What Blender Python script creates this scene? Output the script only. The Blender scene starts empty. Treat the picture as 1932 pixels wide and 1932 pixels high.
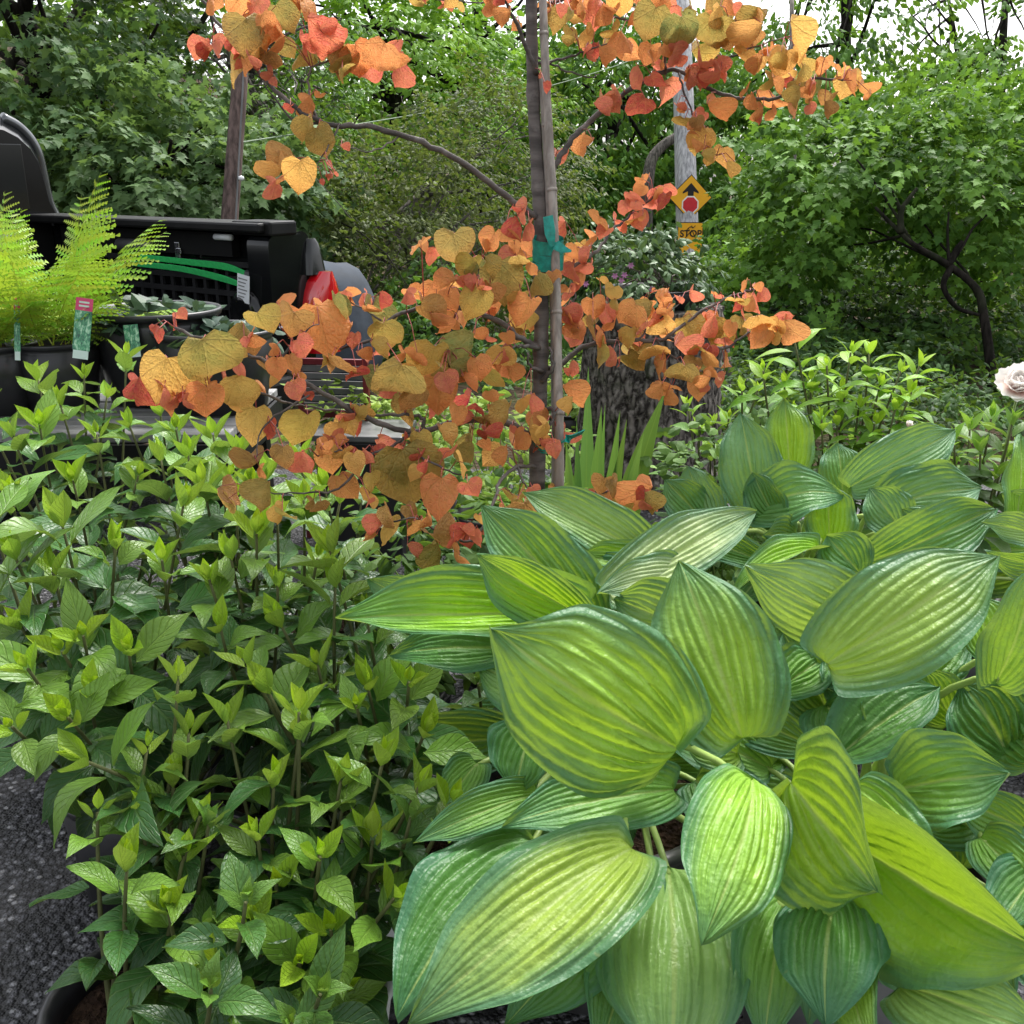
import bpy, math, random
import numpy as np
from mathutils import Vector, Matrix, Quaternion, noise as mnoise

RAD = math.radians
scene = bpy.context.scene
# ---------------------------------------------------------------- camera
PITCH = 18.3
CAM_Z = 1.6
cam_data = bpy.data.cameras.new('camera')
cam_data.sensor_width = 36.0
cam_data.lens = 36.0
cam_data.clip_start = 0.05
cam_data.clip_end = 500
cam = bpy.data.objects.new('camera', cam_data)
cam.location = (0, 0, CAM_Z)
cam.rotation_euler = (RAD(90 - PITCH), 0, 0)
scene.collection.objects.link(cam)
scene.camera = cam
# ---------------------------------------------------------------- sky and sun (overcast)
SUN_EL, SUN_AZ = 58.0, 25.0          # azimuth from +Y towards +X
world = bpy.data.worlds.new('World')
scene.world = world
world.use_nodes = True
wn, wl = world.node_tree.nodes, world.node_tree.links
bg = wn['Background']
sky = wn.new('ShaderNodeTexSky')
sky.sky_type = 'NISHITA'
sky.sun_disc = False
sky.sun_elevation = RAD(SUN_EL)
sky.sun_rotation = RAD(SUN_AZ)
sky.dust_density = 4.0
sky.air_density = 1.0
hs = wn.new('ShaderNodeHueSaturation')
hs.inputs['Saturation'].default_value = 0.22
wl.new(sky.outputs[0], hs.inputs['Color'])
wl.new(hs.outputs[0], bg.inputs['Color'])
bg.inputs['Strength'].default_value = 0.15
sun_d = bpy.data.lights.new('sun', 'SUN')
sun_d.energy = 1.5
sun_d.angle = RAD(20)
sun_d.color = (1.0, 0.97, 0.92)
sun = bpy.data.objects.new('sun', sun_d)
sdir = Vector((math.sin(RAD(SUN_AZ)) * math.cos(RAD(SUN_EL)), math.cos(RAD(SUN_AZ)) * math.cos(RAD(SUN_EL)), math.sin(RAD(SUN_EL))))
sun.rotation_euler = sdir.to_track_quat('Z', 'Y').to_euler()
sun.location = (3, 3, 12)
scene.collection.objects.link(sun)
scene.view_settings.view_transform = 'Standard'
scene.view_settings.look = 'None'
scene.view_settings.exposure = 1.42
scene.view_settings.gamma = 1.0
scene.cycles.max_bounces = 8
scene.cycles.transmission_bounces = 4
scene.cycles.diffuse_bounces = 4
scene.cycles.use_denoising = True

# ---------------------------------------------------------------- helpers
COL = scene.collection
S = 1932.0
CP, SP = math.cos(RAD(PITCH)), math.sin(RAD(PITCH))
CAM = Vector((0, 0, CAM_Z))
def ray(x, y):
    a, b = x / S - 0.5, y / S - 0.5
    return Vector((a, CP - b * SP, -SP - b * CP))
def P(x, y, d):
    """The place in the garden seen at that spot of the photograph, d metres out."""
    return CAM + ray(x, y) * d
def PZ(x, y, z):
    r = ray(x, y)
    return CAM + r * ((z - CAM_Z) / r.z)
R = random.Random(7)
NP = np.random.RandomState(11)

def tag(o, label=None, cat=None, group=None, kind=None):
    if label: o['label'] = label
    if cat: o['category'] = cat
    if group: o['group'] = group
    if kind: o['kind'] = kind
    return o
def link(o, parent=None):
    COL.objects.link(o)
    if parent is not None:
        o.parent = parent
    return o
def empty(name, loc=(0, 0, 0), rz=0.0):
    o = bpy.data.objects.new(name, None)
    o.location = loc
    o.rotation_euler = (0, 0, rz)
    o.empty_display_size = 0.05
    return link(o)
def mesh_np(name, V, faces, mat, uv=None, col=None, smooth=True):
    """faces: list of int arrays (n,k). uv per vertex (n,2), col per vertex (n,3)."""
    V = np.asarray(V, dtype=np.float32).reshape(-1, 3)
    faces = [np.asarray(f, dtype=np.int32) for f in (faces if isinstance(faces, list) else [faces])]
    me = bpy.data.meshes.new(name)
    me.vertices.add(len(V))
    me.vertices.foreach_set('co', V.ravel())
    li = np.concatenate([f.ravel() for f in faces])
    tot = np.concatenate([np.full(len(f), f.shape[1], dtype=np.int32) for f in faces])
    st = np.concatenate([[0], np.cumsum(tot)[:-1]]).astype(np.int32)
    me.loops.add(len(li))
    me.loops.foreach_set('vertex_index', li)
    me.polygons.add(len(tot))
    me.polygons.foreach_set('loop_start', st)
    me.polygons.foreach_set('loop_total', tot)
    me.polygons.foreach_set('use_smooth', np.full(len(tot), smooth, dtype=bool))
    if uv is not None:
        l = me.uv_layers.new(name='UVMap')
        l.data.foreach_set('uv', np.asarray(uv, dtype=np.float32)[li].ravel())
    if col is not None:
        c = np.ones((len(V), 4), dtype=np.float32)
        c[:, :3] = col
        a = me.color_attributes.new('Col', 'FLOAT_COLOR', 'POINT')
        a.data.foreach_set('color', c.ravel())
    me.update(calc_edges=True)
    if mat is not None:
        me.materials.append(mat)
    return me
class MB:
    """Collects shapes into one mesh."""
    def __init__(self):
        self.v, self.q, self.t, self.n = [], [], [], 0
    def add(self, V, q=None, t=None):
        V = np.asarray(V, dtype=float).reshape(-1, 3)
        self.v.append(V)
        if q is not None and len(q): self.q.append(np.asarray(q, dtype=np.int64).reshape(-1, 4) + self.n)
        if t is not None and len(t): self.t.append(np.asarray(t, dtype=np.int64).reshape(-1, 3) + self.n)
        self.n += len(V)
        return self
    def box(self, lo, hi, M=None):
        x0, y0, z0 = lo; x1, y1, z1 = hi
        V = np.array([(x0, y0, z0), (x1, y0, z0), (x1, y1, z0), (x0, y1, z0), (x0, y0, z1), (x1, y0, z1), (x1, y1, z1), (x0, y1, z1)])
        if M is not None:
            V = np.array([tuple(M @ Vector(p)) for p in V])
        return self.add(V, [(0, 3, 2, 1), (4, 5, 6, 7), (0, 1, 5, 4), (1, 2, 6, 5), (2, 3, 7, 6), (3, 0, 4, 7)])
    def tube(self, pts, rad, sides=6, cap=True):
        pts = [Vector(p) for p in pts]
        n = len(pts)
        if not hasattr(rad, '__len__'): rad = [rad] * n
        V = []
        prev = None
        for i, p in enumerate(pts):
            d = (pts[min(i + 1, n - 1)] - pts[max(i - 1, 0)])
            if d.length < 1e-9: d = Vector((0, 0, 1))
            d.normalize()
            if prev is None:
                u = d.orthogonal().normalized()
            else:
                u = prev - d * prev.dot(d)
                u = u.normalized() if u.length > 1e-6 else d.orthogonal().normalized()
            prev = u
            w = d.cross(u)
            for k in range(sides):
                a = 2 * math.pi * k / sides
                V.append(p + (u * math.cos(a) + w * math.sin(a)) * rad[i])
        q = []
        for i in range(n - 1):
            for k in range(sides):
                k2 = (k + 1) % sides
                q.append((i * sides + k, i * sides + k2, (i + 1) * sides + k2, (i + 1) * sides + k))
        t = []
        if cap:
            V.append(pts[0]); V.append(pts[-1])
            a, b = len(V) - 2, len(V) - 1
            for k in range(sides):
                k2 = (k + 1) % sides
                t.append((a, k2, k)); t.append((b, (n - 1) * sides + k, (n - 1) * sides + k2))
        return self.add([tuple(v) for v in V], q, t)
    def lathe(self, prof, seg=32, c=(0, 0, 0), close_bottom=True):
        V, q = [], []
        for r, z in prof:
            for k in range(seg):
                a = 2 * math.pi * k / seg
                V.append((c[0] + r * math.cos(a), c[1] + r * math.sin(a), c[2] + z))
        for i in range(len(prof) - 1):
            for k in range(seg):
                k2 = (k + 1) % seg
                q.append((i * seg + k, i * seg + k2, (i + 1) * seg + k2, (i + 1) * seg + k))
        return self.add(V, q)
    def mesh(self, name, mat, smooth=False):
        f = []
        if self.q: f.append(np.concatenate(self.q))
        if self.t: f.append(np.concatenate(self.t))
        return mesh_np(name, np.concatenate(self.v), f, mat, smooth=smooth)
    def build(self, name, mat, parent=None, smooth=False, bevel=0):
        o = bpy.data.objects.new(name, self.mesh(name, mat, smooth))
        link(o, parent)
        if bevel:
            m = o.modifiers.new('bevel', 'BEVEL'); m.width = bevel; m.segments = 2; m.limit_method = 'ANGLE'
        return o
def obj(name, me, parent=None, M=None, color=None):
    o = bpy.data.objects.new(name, me)
    link(o, parent)
    if M is not None: o.matrix_local = M
    if color is not None: o.color = (color[0], color[1], color[2], 1)
    return o
def spline(pts, n=8):
    """Catmull-Rom through the points."""
    p = [Vector(a) for a in pts]
    p = [p[0] * 2 - p[1]] + p + [p[-1] * 2 - p[-2]]
    out = []
    for i in range(1, len(p) - 2):
        a, b, c, d = p[i - 1], p[i], p[i + 1], p[i + 2]
        for k in range(n):
            t = k / n
            out.append(0.5 * ((2 * b) + (c - a) * t + (2 * a - 5 * b + 4 * c - d) * t * t + (3 * b - a - 3 * c + d) * t ** 3))
    out.append(p[-2])
    return out
def frame(origin, tip_dir, normal, scale=1.0, sx=1.0):
    y = Vector(tip_dir).normalized()
    z = Vector(normal) - y * Vector(normal).dot(y)
    if z.length < 1e-5: z = y.orthogonal()
    z.normalize()
    x = y.cross(z)
    M = Matrix(((x.x * scale * sx, y.x * scale, z.x * scale, origin[0]), (x.y * scale * sx, y.y * scale, z.y * scale, origin[1]),
                (x.z * scale * sx, y.z * scale, z.z * scale, origin[2]), (0, 0, 0, 1)))
    return M
def lerp(a, b, t): return tuple(a[i] + (b[i] - a[i]) * t for i in range(3))
def jit(c, k=0.12):
    f = 1 + R.uniform(-k, k)
    return tuple(max(0.0, v * f * (1 + R.uniform(-k, k) * 0.5)) for v in c)

# ---------------------------------------------------------------- materials
class NT:
    def __init__(self, name):
        self.m = bpy.data.materials.new(name)
        self.m.use_nodes = True
        self.n, self.l = self.m.node_tree.nodes, self.m.node_tree.links
        self.b = self.n['Principled BSDF']
        self.out = self.n['Material Output']
    def put(self, sock, v):
        if isinstance(v, bpy.types.NodeSocket): self.l.new(v, sock)
        elif isinstance(v, (tuple, list)) and sock.type == 'RGBA' and len(v) == 3: sock.default_value = (*v, 1)
        else: sock.default_value = v
    def math(self, op, a, b=0.0, c=0.0, clamp=False):
        n = self.n.new('ShaderNodeMath'); n.operation = op; n.use_clamp = clamp
        self.put(n.inputs[0], a); self.put(n.inputs[1], b); self.put(n.inputs[2], c)
        return n.outputs[0]
    def mix(self, f, a, b, mode='MIX'):
        n = self.n.new('ShaderNodeMix'); n.data_type = 'RGBA'; n.blend_type = mode
        self.put(n.inputs[0], f); self.put(n.inputs[6], a); self.put(n.inputs[7], b)
        return n.outputs[2]
    def smooth(self, x, lo, hi, a=0.0, b=1.0):
        n = self.n.new('ShaderNodeMapRange'); n.interpolation_type = 'SMOOTHSTEP'
        self.put(n.inputs[0], x)
        for i, v in enumerate((lo, hi, a, b)): self.put(n.inputs[i + 1], v)
        return n.outputs[0]
    def noise(self, vec, scale, detail=4, rough=0.55, dist=0.0):
        n = self.n.new('ShaderNodeTexNoise')
        if vec is not None: self.l.new(vec, n.inputs['Vector'])
        n.inputs['Scale'].default_value = scale; n.inputs['Detail'].default_value = detail
        n.inputs['Roughness'].default_value = rough; n.inputs['Distortion'].default_value = dist
        return n.outputs[0]
    def voronoi(self, vec, scale, feature='F1', out=0):
        n = self.n.new('ShaderNodeTexVoronoi'); n.feature = feature
        if vec is not None: self.l.new(vec, n.inputs['Vector'])
        n.inputs['Scale'].default_value = scale
        return n.outputs[out]
    def coord(self, k='Object'):
        return self.n.new('ShaderNodeTexCoord').outputs[k]
    def mapping(self, vec, scale=(1, 1, 1), loc=None):
        n = self.n.new('ShaderNodeMapping'); self.l.new(vec, n.inputs[0])
        n.inputs['Scale'].default_value = scale
        if loc is not None: self.put(n.inputs['Location'], loc)
        return n.outputs[0]
    def sep(self, vec):
        n = self.n.new('ShaderNodeSeparateXYZ'); self.l.new(vec, n.inputs[0]); return n.outputs
    def info(self, k): return self.n.new('ShaderNodeObjectInfo').outputs[k]
    def ramp(self, f, stops):
        n = self.n.new('ShaderNodeValToRGB'); self.put(n.inputs[0], f)
        e = n.color_ramp.elements
        while len(e) < len(stops): e.new(0.5)
        for i, (p, c) in enumerate(stops): e[i].position = p; e[i].color = (*c, 1)
        return n.outputs[0]
    def bump(self, h, strength=0.3, dist=0.01):
        n = self.n.new('ShaderNodeBump'); self.put(n.inputs['Height'], h)
        n.inputs['Strength'].default_value = strength; n.inputs['Distance'].default_value = dist
        self.l.new(n.outputs[0], self.b.inputs['Normal'])
        return n.outputs[0]
    def base(self, c, rough=0.5, spec=0.5, metal=0.0):
        self.put(self.b.inputs['Base Color'], c); self.put(self.b.inputs['Roughness'], rough)
        self.put(self.b.inputs['Specular IOR Level'], spec); self.put(self.b.inputs['Metallic'], metal)
        return self
    def leafy(self, c, trans, rough, spec=0.4, tcol=None, normal=None):
        """A leaf: reflects and lets some light through."""
        self.base(c, rough, spec)
        t = self.n.new('ShaderNodeBsdfTranslucent'); self.put(t.inputs[0], tcol if tcol is not None else c)
        if normal is not None: self.l.new(normal, t.inputs['Normal'])
        ms = self.n.new('ShaderNodeMixShader'); self.put(ms.inputs[0], trans)
        self.l.new(self.b.outputs[0], ms.inputs[1]); self.l.new(t.outputs[0], ms.inputs[2])
        self.l.new(ms.outputs[0], self.out.inputs[0])
        return self.m

def simple(name, c, rough=0.5, spec=0.5, metal=0.0, var=0.15, scale=12, bump=0.0):
    t = NT(name)
    co = t.coord()
    n = t.noise(co, scale, 5)
    t.base(t.mix(t.smooth(n, 0.3, 0.7), tuple(v * (1 - var) for v in c), tuple(v * (1 + var) for v in c)), t.smooth(n, 0.2, 0.8, rough * 0.85, min(1, rough * 1.15)), spec, metal)
    if bump: t.bump(t.noise(co, scale * 6, 4), bump, 0.004)
    return t.m

def mat_hosta():
    t = NT('hosta_leaf')
    uv = t.coord('UV'); s, q, _ = t.sep(uv)
    a = t.math('ABSOLUTE', t.math('SUBTRACT', t.math('MULTIPLY', q, 2.0), 1.0))     # 0 midrib .. 1 margin
    co = t.coord('Object')
    rnd = t.info('Random')
    n1 = t.noise(co, 14, 4)
    n2 = t.noise(t.mapping(uv, (3, 40, 1)), 2.2, 5, 0.6)
    e = t.math('MAXIMUM', a, t.math('MULTIPLY', t.math('SUBTRACT', s, 0.05), 0.92))
    e = t.math('ADD', e, t.math('MULTIPLY', t.math('SUBTRACT', n2, 0.5), 0.36))
    e = t.math('ADD', e, t.math('MULTIPLY', t.math('SUBTRACT', n1, 0.5), 0.22))
    e = t.math('ADD', e, t.math('MULTIPLY', t.math('SUBTRACT', rnd, 0.5), 0.10))
    edge = t.smooth(e, 0.44, 0.96)
    oc = t.info('Color')
    centre = t.mix(t.smooth(n1, 0.35, 0.7), oc, t.mix(0.25, oc, (0.09, 0.22, 0.04)))
    margin = t.mix(0.78, t.mix(0.5, oc, (0.06, 0.19, 0.07)), (0.040, 0.150, 0.085))
    c = t.mix(edge, centre, margin)
    vein = t.math('ABSOLUTE', t.math('SUBTRACT', t.math('FRACT', t.math('SUBTRACT', t.math('MULTIPLY', a, 6.0), t.math('MULTIPLY', s, 2.4))), 0.5))
    vl = t.smooth(vein, 0.40, 0.5)
    c = t.mix(t.math('MULTIPLY', vl, 0.08), c, t.mix(0.5, oc, (0.40, 0.50, 0.14)))
    mid = t.smooth(a, 0.018, 0.05, 1.0, 0.0)
    c = t.mix(t.math('MULTIPLY', mid, 0.55), c, (0.36, 0.46, 0.14))
    g = t.n.new('ShaderNodeNewGeometry')
    under = t.mix(0.45, c, (0.30, 0.44, 0.18))
    c2 = t.mix(g.outputs['Backfacing'], c, under)
    blem = t.smooth(t.noise(co, 55, 3), 0.70, 0.78)
    c2 = t.mix(t.math('MULTIPLY', blem, 0.25), c2, (0.25, 0.22, 0.06))
    fine = t.noise(t.mapping(uv, (60, 25, 1)), 1.0, 3)
    puck = t.noise(co, 60, 2)
    nrm = t.bump(t.math('ADD', t.math('MULTIPLY', fine, 0.3), t.math('MULTIPLY', puck, 0.9)), 0.5, 0.008)
    rough = t.smooth(n1, 0.3, 0.7, 0.30, 0.52)
    tc = t.mix(0.6, c2, (0.42, 0.55, 0.02), 'MIX')
    return t.leafy(c2, 0.30, rough, 0.38, tc, nrm)

def mat_pinnate(name, nveins=9.0, trans=0.28, rough=0.4, vein_bump=0.55, spec=0.4, vein_col=0.3, light=(0.30, 0.42, 0.10)):
    t = NT(name)
    uv = t.coord('UV'); s, q, _ = t.sep(uv)
    x = t.math('SUBTRACT', t.math('MULTIPLY', q, 2.0), 1.0)
    a = t.math('ABSOLUTE', x)
    oc = t.info('Color'); rnd = t.info('Random')
    ph = t.math('SUBTRACT', t.math('MULTIPLY', s, nveins), t.math('MULTIPLY', t.math('POWER', a, 0.8), nveins * 0.33))
    v = t.math('ABSOLUTE', t.math('SUBTRACT', t.math('FRACT', ph), 0.5))       # .5 on the vein
    ve = t.smooth(v, 0.36, 0.5)
    mid = t.smooth(a, 0.02, 0.10, 1.0, 0.0)
    lines = t.math('MAXIMUM', ve, mid)
    co = t.coord('Object')
    n1 = t.noise(t.mapping(uv, (3, 2, 1), None), 1.6, 4)
    c = t.mix(t.smooth(n1, 0.3, 0.75), t.mix(0.12, oc, (0.02, 0.06, 0.01)), oc)
    c = t.mix(t.math('MULTIPLY', lines, vein_col), c, t.mix(0.5, oc, light))
    rim = t.smooth(a, 0.86, 1.0)
    c = t.mix(t.math('MULTIPLY', rim, 0.25), c, t.mix(0.4, oc, light))
    g = t.n.new('ShaderNodeNewGeometry')
    c = t.mix(t.math('MULTIPLY', g.outputs['Backfacing'], 0.35), c, t.mix(0.5, oc, (0.28, 0.36, 0.20)))
    cells = t.voronoi(t.mapping(uv, (16, 9, 1)), 1.0)
    h = t.math('SUBTRACT', t.math('MULTIPLY', cells, -0.35), t.math('MULTIPLY', lines, 1.0))
    nrm = t.bump(h, vein_bump, 0.004)
    r = t.smooth(n1, 0.2, 0.8, rough * 0.75, rough * 1.25)
    return t.leafy(c, trans, r, spec, t.mix(0.5, c, t.mix(0.5, oc, (0.45, 0.6, 0.02))), nrm)

def mat_redbud():
    t = NT('redbud_leaf')
    uv = t.coord('UV'); u, v, _ = t.sep(uv)          # leaf plane, base at (.5,0)
    x = t.math('SUBTRACT', u, 0.5)
    oc = t.info('Color'); rnd = t.info('Random')
    r = t.math('SQRT', t.math('ADD', t.math('MULTIPLY', x, x), t.math('MULTIPLY', v, v)))
    ang = t.math('ARCTAN2', x, t.math('ADD', v, 0.02))
    f = t.math('ABSOLUTE', t.math('SUBTRACT', t.math('FRACT', t.math('ADD', t.math('DIVIDE', ang, 0.66), 0.5)), 0.5))
    d = t.math('MULTIPLY', t.math('MULTIPLY', f, 0.66), r)                    # distance from the radiating veins
    pal = t.smooth(d, 0.006, 0.022, 1.0, 0.0)
    s2 = t.math('SUBTRACT', t.math('MULTIPLY', r, 6.5), t.math('MULTIPLY', f, 5.0))
    ve2 = t.smooth(t.math('ABSOLUTE', t.math('SUBTRACT', t.math('FRACT', s2), 0.5)), 0.40, 0.5)
    off = t.mapping(uv, (12, 12, 1))
    cell = t.voronoi(off, 1.0, 'DISTANCE_TO_EDGE')
    net = t.smooth(cell, 0.0, 0.16, 1.0, 0.0)
    lines = t.math('MAXIMUM', pal, t.math('MULTIPLY', t.math('MAXIMUM', ve2, net), 0.6))
    vv = t.n.new('ShaderNodeVectorMath'); vv.operation = 'ADD'
    t.l.new(uv, vv.inputs[0]); t.l.new(t.info('Location'), vv.inputs[1])
    n1 = t.noise(vv.outputs[0], 4.0, 4)
    c = t.mix(t.smooth(n1, 0.3, 0.72), oc, t.mix(0.3, oc, (0.75, 0.42, 0.10)))
    n3 = t.noise(vv.outputs[0], 11.0, 3)
    c = t.mix(t.math('MULTIPLY', t.smooth(n3, 0.52, 0.66), 0.3), c, t.mix(0.5, oc, (0.30, 0.10, 0.02)))
    c = t.mix(t.math('MULTIPLY', lines, 0.5), c, t.mix(0.45, oc, (0.72, 0.50, 0.16)))
    c = t.mix(t.math('MULTIPLY', t.smooth(r, 0.35, 0.8), 0.35), c, t.mix(0.5, oc, (0.75, 0.22, 0.06)))
    g = t.n.new('ShaderNodeNewGeometry')
    c = t.mix(t.math('MULTIPLY', g.outputs['Backfacing'], 0.4), c, t.mix(0.5, oc, (0.5, 0.30, 0.16)))
    h = t.math('SUBTRACT', t.math('MULTIPLY', t.smooth(cell, 0.0, 0.35), 0.55), t.math('ADD', t.math('MULTIPLY', pal, 1.0), t.math('MULTIPLY', ve2, 0.6)))
    nrm = t.bump(h, 0.6, 0.007)
    return t.leafy(c, 0.42, 0.5, 0.25, c, nrm)

def mat_crown(name, tint=(1, 1, 1), trans=0.34, rough=0.55, spec=0.22):
    t = NT(name)
    a = t.n.new('ShaderNodeAttribute'); a.attribute_name = 'Col'
    c = t.mix(1.0, a.outputs['Color'], tint, 'MULTIPLY')
    return t.leafy(c, trans, rough, spec, t.mix(0.5, c, t.mix(0.5, c, (0.34, 0.50, 0.02))))

def mat_bark(name, c1, c2, sx=30, sz=4, bump=0.7, dist=0.01):
    t = NT(name)
    co = t.mapping(t.coord(), (sx, sx, sz))
    n = t.noise(co, 1.0, 6, 0.6, 0.4)
    n2 = t.noise(t.coord(), 3.0, 4)
    c = t.mix(t.smooth(n, 0.35, 0.68), c1, c2)
    c = t.mix(t.math('MULTIPLY', t.smooth(n2, 0.5, 0.7), 0.25), c, t.mix(0.6, c, (0.08, 0.11, 0.05)))
    t.base(c, 0.92, 0.08)
    t.bump(n, bump, dist)
    return t.m

M_HOSTA = mat_hosta()
M_HYD = mat_pinnate('hydrangea_leaf', 8.0, 0.27, 0.36, 0.6, 0.4)
M_SMOOTHLEAF = mat_pinnate('smooth_shrub_leaf', 7.0, 0.36, 0.42, 0.25, 0.25, 0.15)
M_BLADE = mat_pinnate('sword_leaf', 1.0, 0.28, 0.42, 0.1, 0.35, 0.25)
M_REDBUD = mat_redbud()
M_CROWN = mat_crown('tree_leaves')
M_GLOSSY = mat_crown('glossy_leaves', rough=0.42, trans=0.15, spec=0.22)
M_BARK_DARK = mat_bark('dark_bark', (0.007, 0.006, 0.005), (0.024, 0.020, 0.017))
M_BARK_GREY = mat_bark('grey_bark', (0.06, 0.055, 0.05), (0.20, 0.18, 0.16))
M_TWIG = simple('twig', (0.14, 0.12, 0.10), 0.8, 0.2)
M_GREENSTEM = simple('green_stem', (0.16, 0.24, 0.06), 0.5, 0.3)
M_WOODSTEM = simple('brown_stem', (0.085, 0.095, 0.035), 0.7, 0.2, scale=40)
M_PETIOLE = simple('hosta_petiole', (0.27, 0.38, 0.10), 0.4, 0.4)
M_REDPET = simple('red_petiole', (0.32, 0.07, 0.06), 0.5, 0.3)
M_POT_BLACK = simple('black_plastic', (0.017, 0.017, 0.019), 0.36, 0.5, var=0.35, scale=9, bump=0.05)
M_POT_WHITE = simple('white_plastic', (0.72, 0.73, 0.73), 0.42, 0.5, var=0.06, scale=7)
M_POT_GREY = simple('grey_plastic', (0.10, 0.10, 0.10), 0.38, 0.5, var=0.3, scale=6, bump=0.05)

def mat_soil():
    t = NT('potting_soil'); co = t.coord()
    v = t.voronoi(co, 90); n = t.noise(co, 45, 5, 0.7)
    c = t.ramp(n, [(0.3, (0.012, 0.008, 0.006)), (0.55, (0.05, 0.03, 0.02)), (0.78, (0.16, 0.10, 0.06))])
    t.base(c, 0.95, 0.1); t.bump(t.math('ADD', v, n), 1.0, 0.02)
    return t.m
M_SOIL = mat_soil()

# ---------------------------------------------------------------- ground
def mat_asphalt():
    t = NT('asphalt'); co = t.coord()
    v = t.n.new('ShaderNodeTexVoronoi'); t.l.new(co, v.inputs['Vector']); v.inputs['Scale'].default_value = 62
    v2 = t.n.new('ShaderNodeTexVoronoi'); t.l.new(co, v2.inputs['Vector']); v2.inputs['Scale'].default_value = 150
    bw = t.sep(v.outputs['Color'])[0]
    n = t.noise(co, 1.3, 5)
    c = t.ramp(bw, [(0.0, (0.028, 0.028, 0.032)), (0.55, (0.065, 0.065, 0.073)), (0.85, (0.13, 0.13, 0.145)), (1.0, (0.32, 0.32, 0.33))])
    c = t.mix(t.math('MULTIPLY', t.smooth(n, 0.4, 0.7), 0.4), c, (0.03, 0.03, 0.035))
    gap = t.smooth(v.outputs['Distance'], 0.25, 0.65, 1.0, 0.0)
    c = t.mix(t.math('SUBTRACT', 1.0, gap), c, (0.01, 0.01, 0.011))
    t.base(c, t.smooth(n, 0.3, 0.7, 0.42, 0.7), 0.5)
    t.bump(t.math('ADD', t.math('MULTIPLY', v.outputs['Distance'], -1.0), t.math('MULTIPLY', v2.outputs['Distance'], -0.4)), 1.0, 0.012)
    return t.m
def mat_forest_floor():
    t = NT('forest_floor'); co = t.coord()
    n = t.noise(co, 2.5, 6); v = t.voronoi(co, 18)
    c = t.ramp(n, [(0.3, (0.03, 0.022, 0.015)), (0.5, (0.07, 0.05, 0.032)), (0.62, (0.04, 0.065, 0.02)), (0.8, (0.10, 0.075, 0.05))])
    t.base(c, 0.95, 0.1); t.bump(t.math('ADD', v, n), 0.8, 0.05)
    return t.m
def sheet(name, x0, x1, y0, y1, nx, ny, zf, mat):
    X, Y = np.meshgrid(np.linspace(x0, x1, nx), np.linspace(y0, y1, ny))
    Z = np.vectorize(zf)(X, Y)
    V = np.stack([X, Y, Z], -1).reshape(-1, 3)
    i = np.arange((ny - 1) * (nx - 1)); r, c = i // (nx - 1), i % (nx - 1)
    a = r * nx + c
    return obj(name, mesh_np(name, V, np.stack([a, a + 1, a + nx + 1, a + nx], 1), mat))
def terrain(x, y):
    if y < 9: return 0.0
    k = min(1.0, (y - 9) / 12.0)
    left = max(0.0, min(1.0, (-x + 1) / 8.0))
    return k * k * (4.0 * left - 1.1 * (1 - left)) + 0.10 * k * mnoise.noise(Vector((x * 0.4, y * 0.4, 0)))
tag(sheet('ground', -90, 90, -30, 150, 91, 91, terrain, mat_forest_floor()), kind='structure')
tag(sheet('pavement', -14, 14, -6, 5.6, 2, 2, lambda x, y: 0.004, mat_asphalt()), kind='structure')

# ---------------------------------------------------------------- trees and woodland behind
MAPLE = np.array([(0, 0), (0.10, 0.10), (0.42, 0.06), (0.30, 0.28), (0.52, 0.50), (0.24, 0.52), (0.16, 0.68), (0, 1.0),
                  (-0.16, 0.68), (-0.24, 0.52), (-0.52, 0.50), (-0.30, 0.28), (-0.42, 0.06), (-0.10, 0.10)], dtype=float)
MAPLE3 = np.column_stack([MAPLE[:, 0], MAPLE[:, 1], -0.22 * np.abs(MAPLE[:, 0]) - 0.12 * MAPLE[:, 1] ** 2])
MAPLE_T = np.array([(0, 1, 13), (1, 2, 3), (3, 4, 5), (5, 6, 9), (6, 7, 8), (6, 8, 9), (9, 10, 11), (11, 12, 13), (1, 3, 13), (3, 11, 13), (3, 5, 11), (5, 9, 11)])
OVAL3 = np.array([(0, 0, 0), (0.30, 0.35, -0.10), (0.22, 0.72, -0.12), (0, 1.0, -0.12), (-0.22, 0.72, -0.12), (-0.30, 0.35, -0.10), (0, 0.42, 0.02)])
OVAL_T = np.array([(0, 1, 6), (1, 2, 6), (2, 3, 6), (3, 4, 6), (4, 5, 6), (5, 0, 6)])
def unit(a): return a / np.maximum(np.linalg.norm(a, axis=-1, keepdims=True), 1e-9)
def leaf_cloud(name, pos, tipd, nrm, size, col, shape, mat, parent=None, kind='stuff'):
    T, F = (MAPLE3, MAPLE_T) if shape == 'maple' else (OVAL3, OVAL_T)
    y = unit(tipd); z = unit(nrm - y * np.sum(nrm * y, -1, keepdims=True)); x = np.cross(y, z)
    n, k = len(pos), len(T)
    V = pos[:, None, :] + size[:, None, None] * (T[None, :, 0:1] * x[:, None, :] + T[None, :, 1:2] * y[:, None, :] + T[None, :, 2:3] * z[:, None, :])
    Fa = (F[None] + (np.arange(n) * k)[:, None, None]).reshape(-1, 3)
    me = mesh_np(name, V.reshape(-1, 3), Fa, mat, col=np.repeat(col, k, 0), smooth=False)
    o = obj(name, me, parent)
    if kind: o['kind'] = kind
    return o
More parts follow.
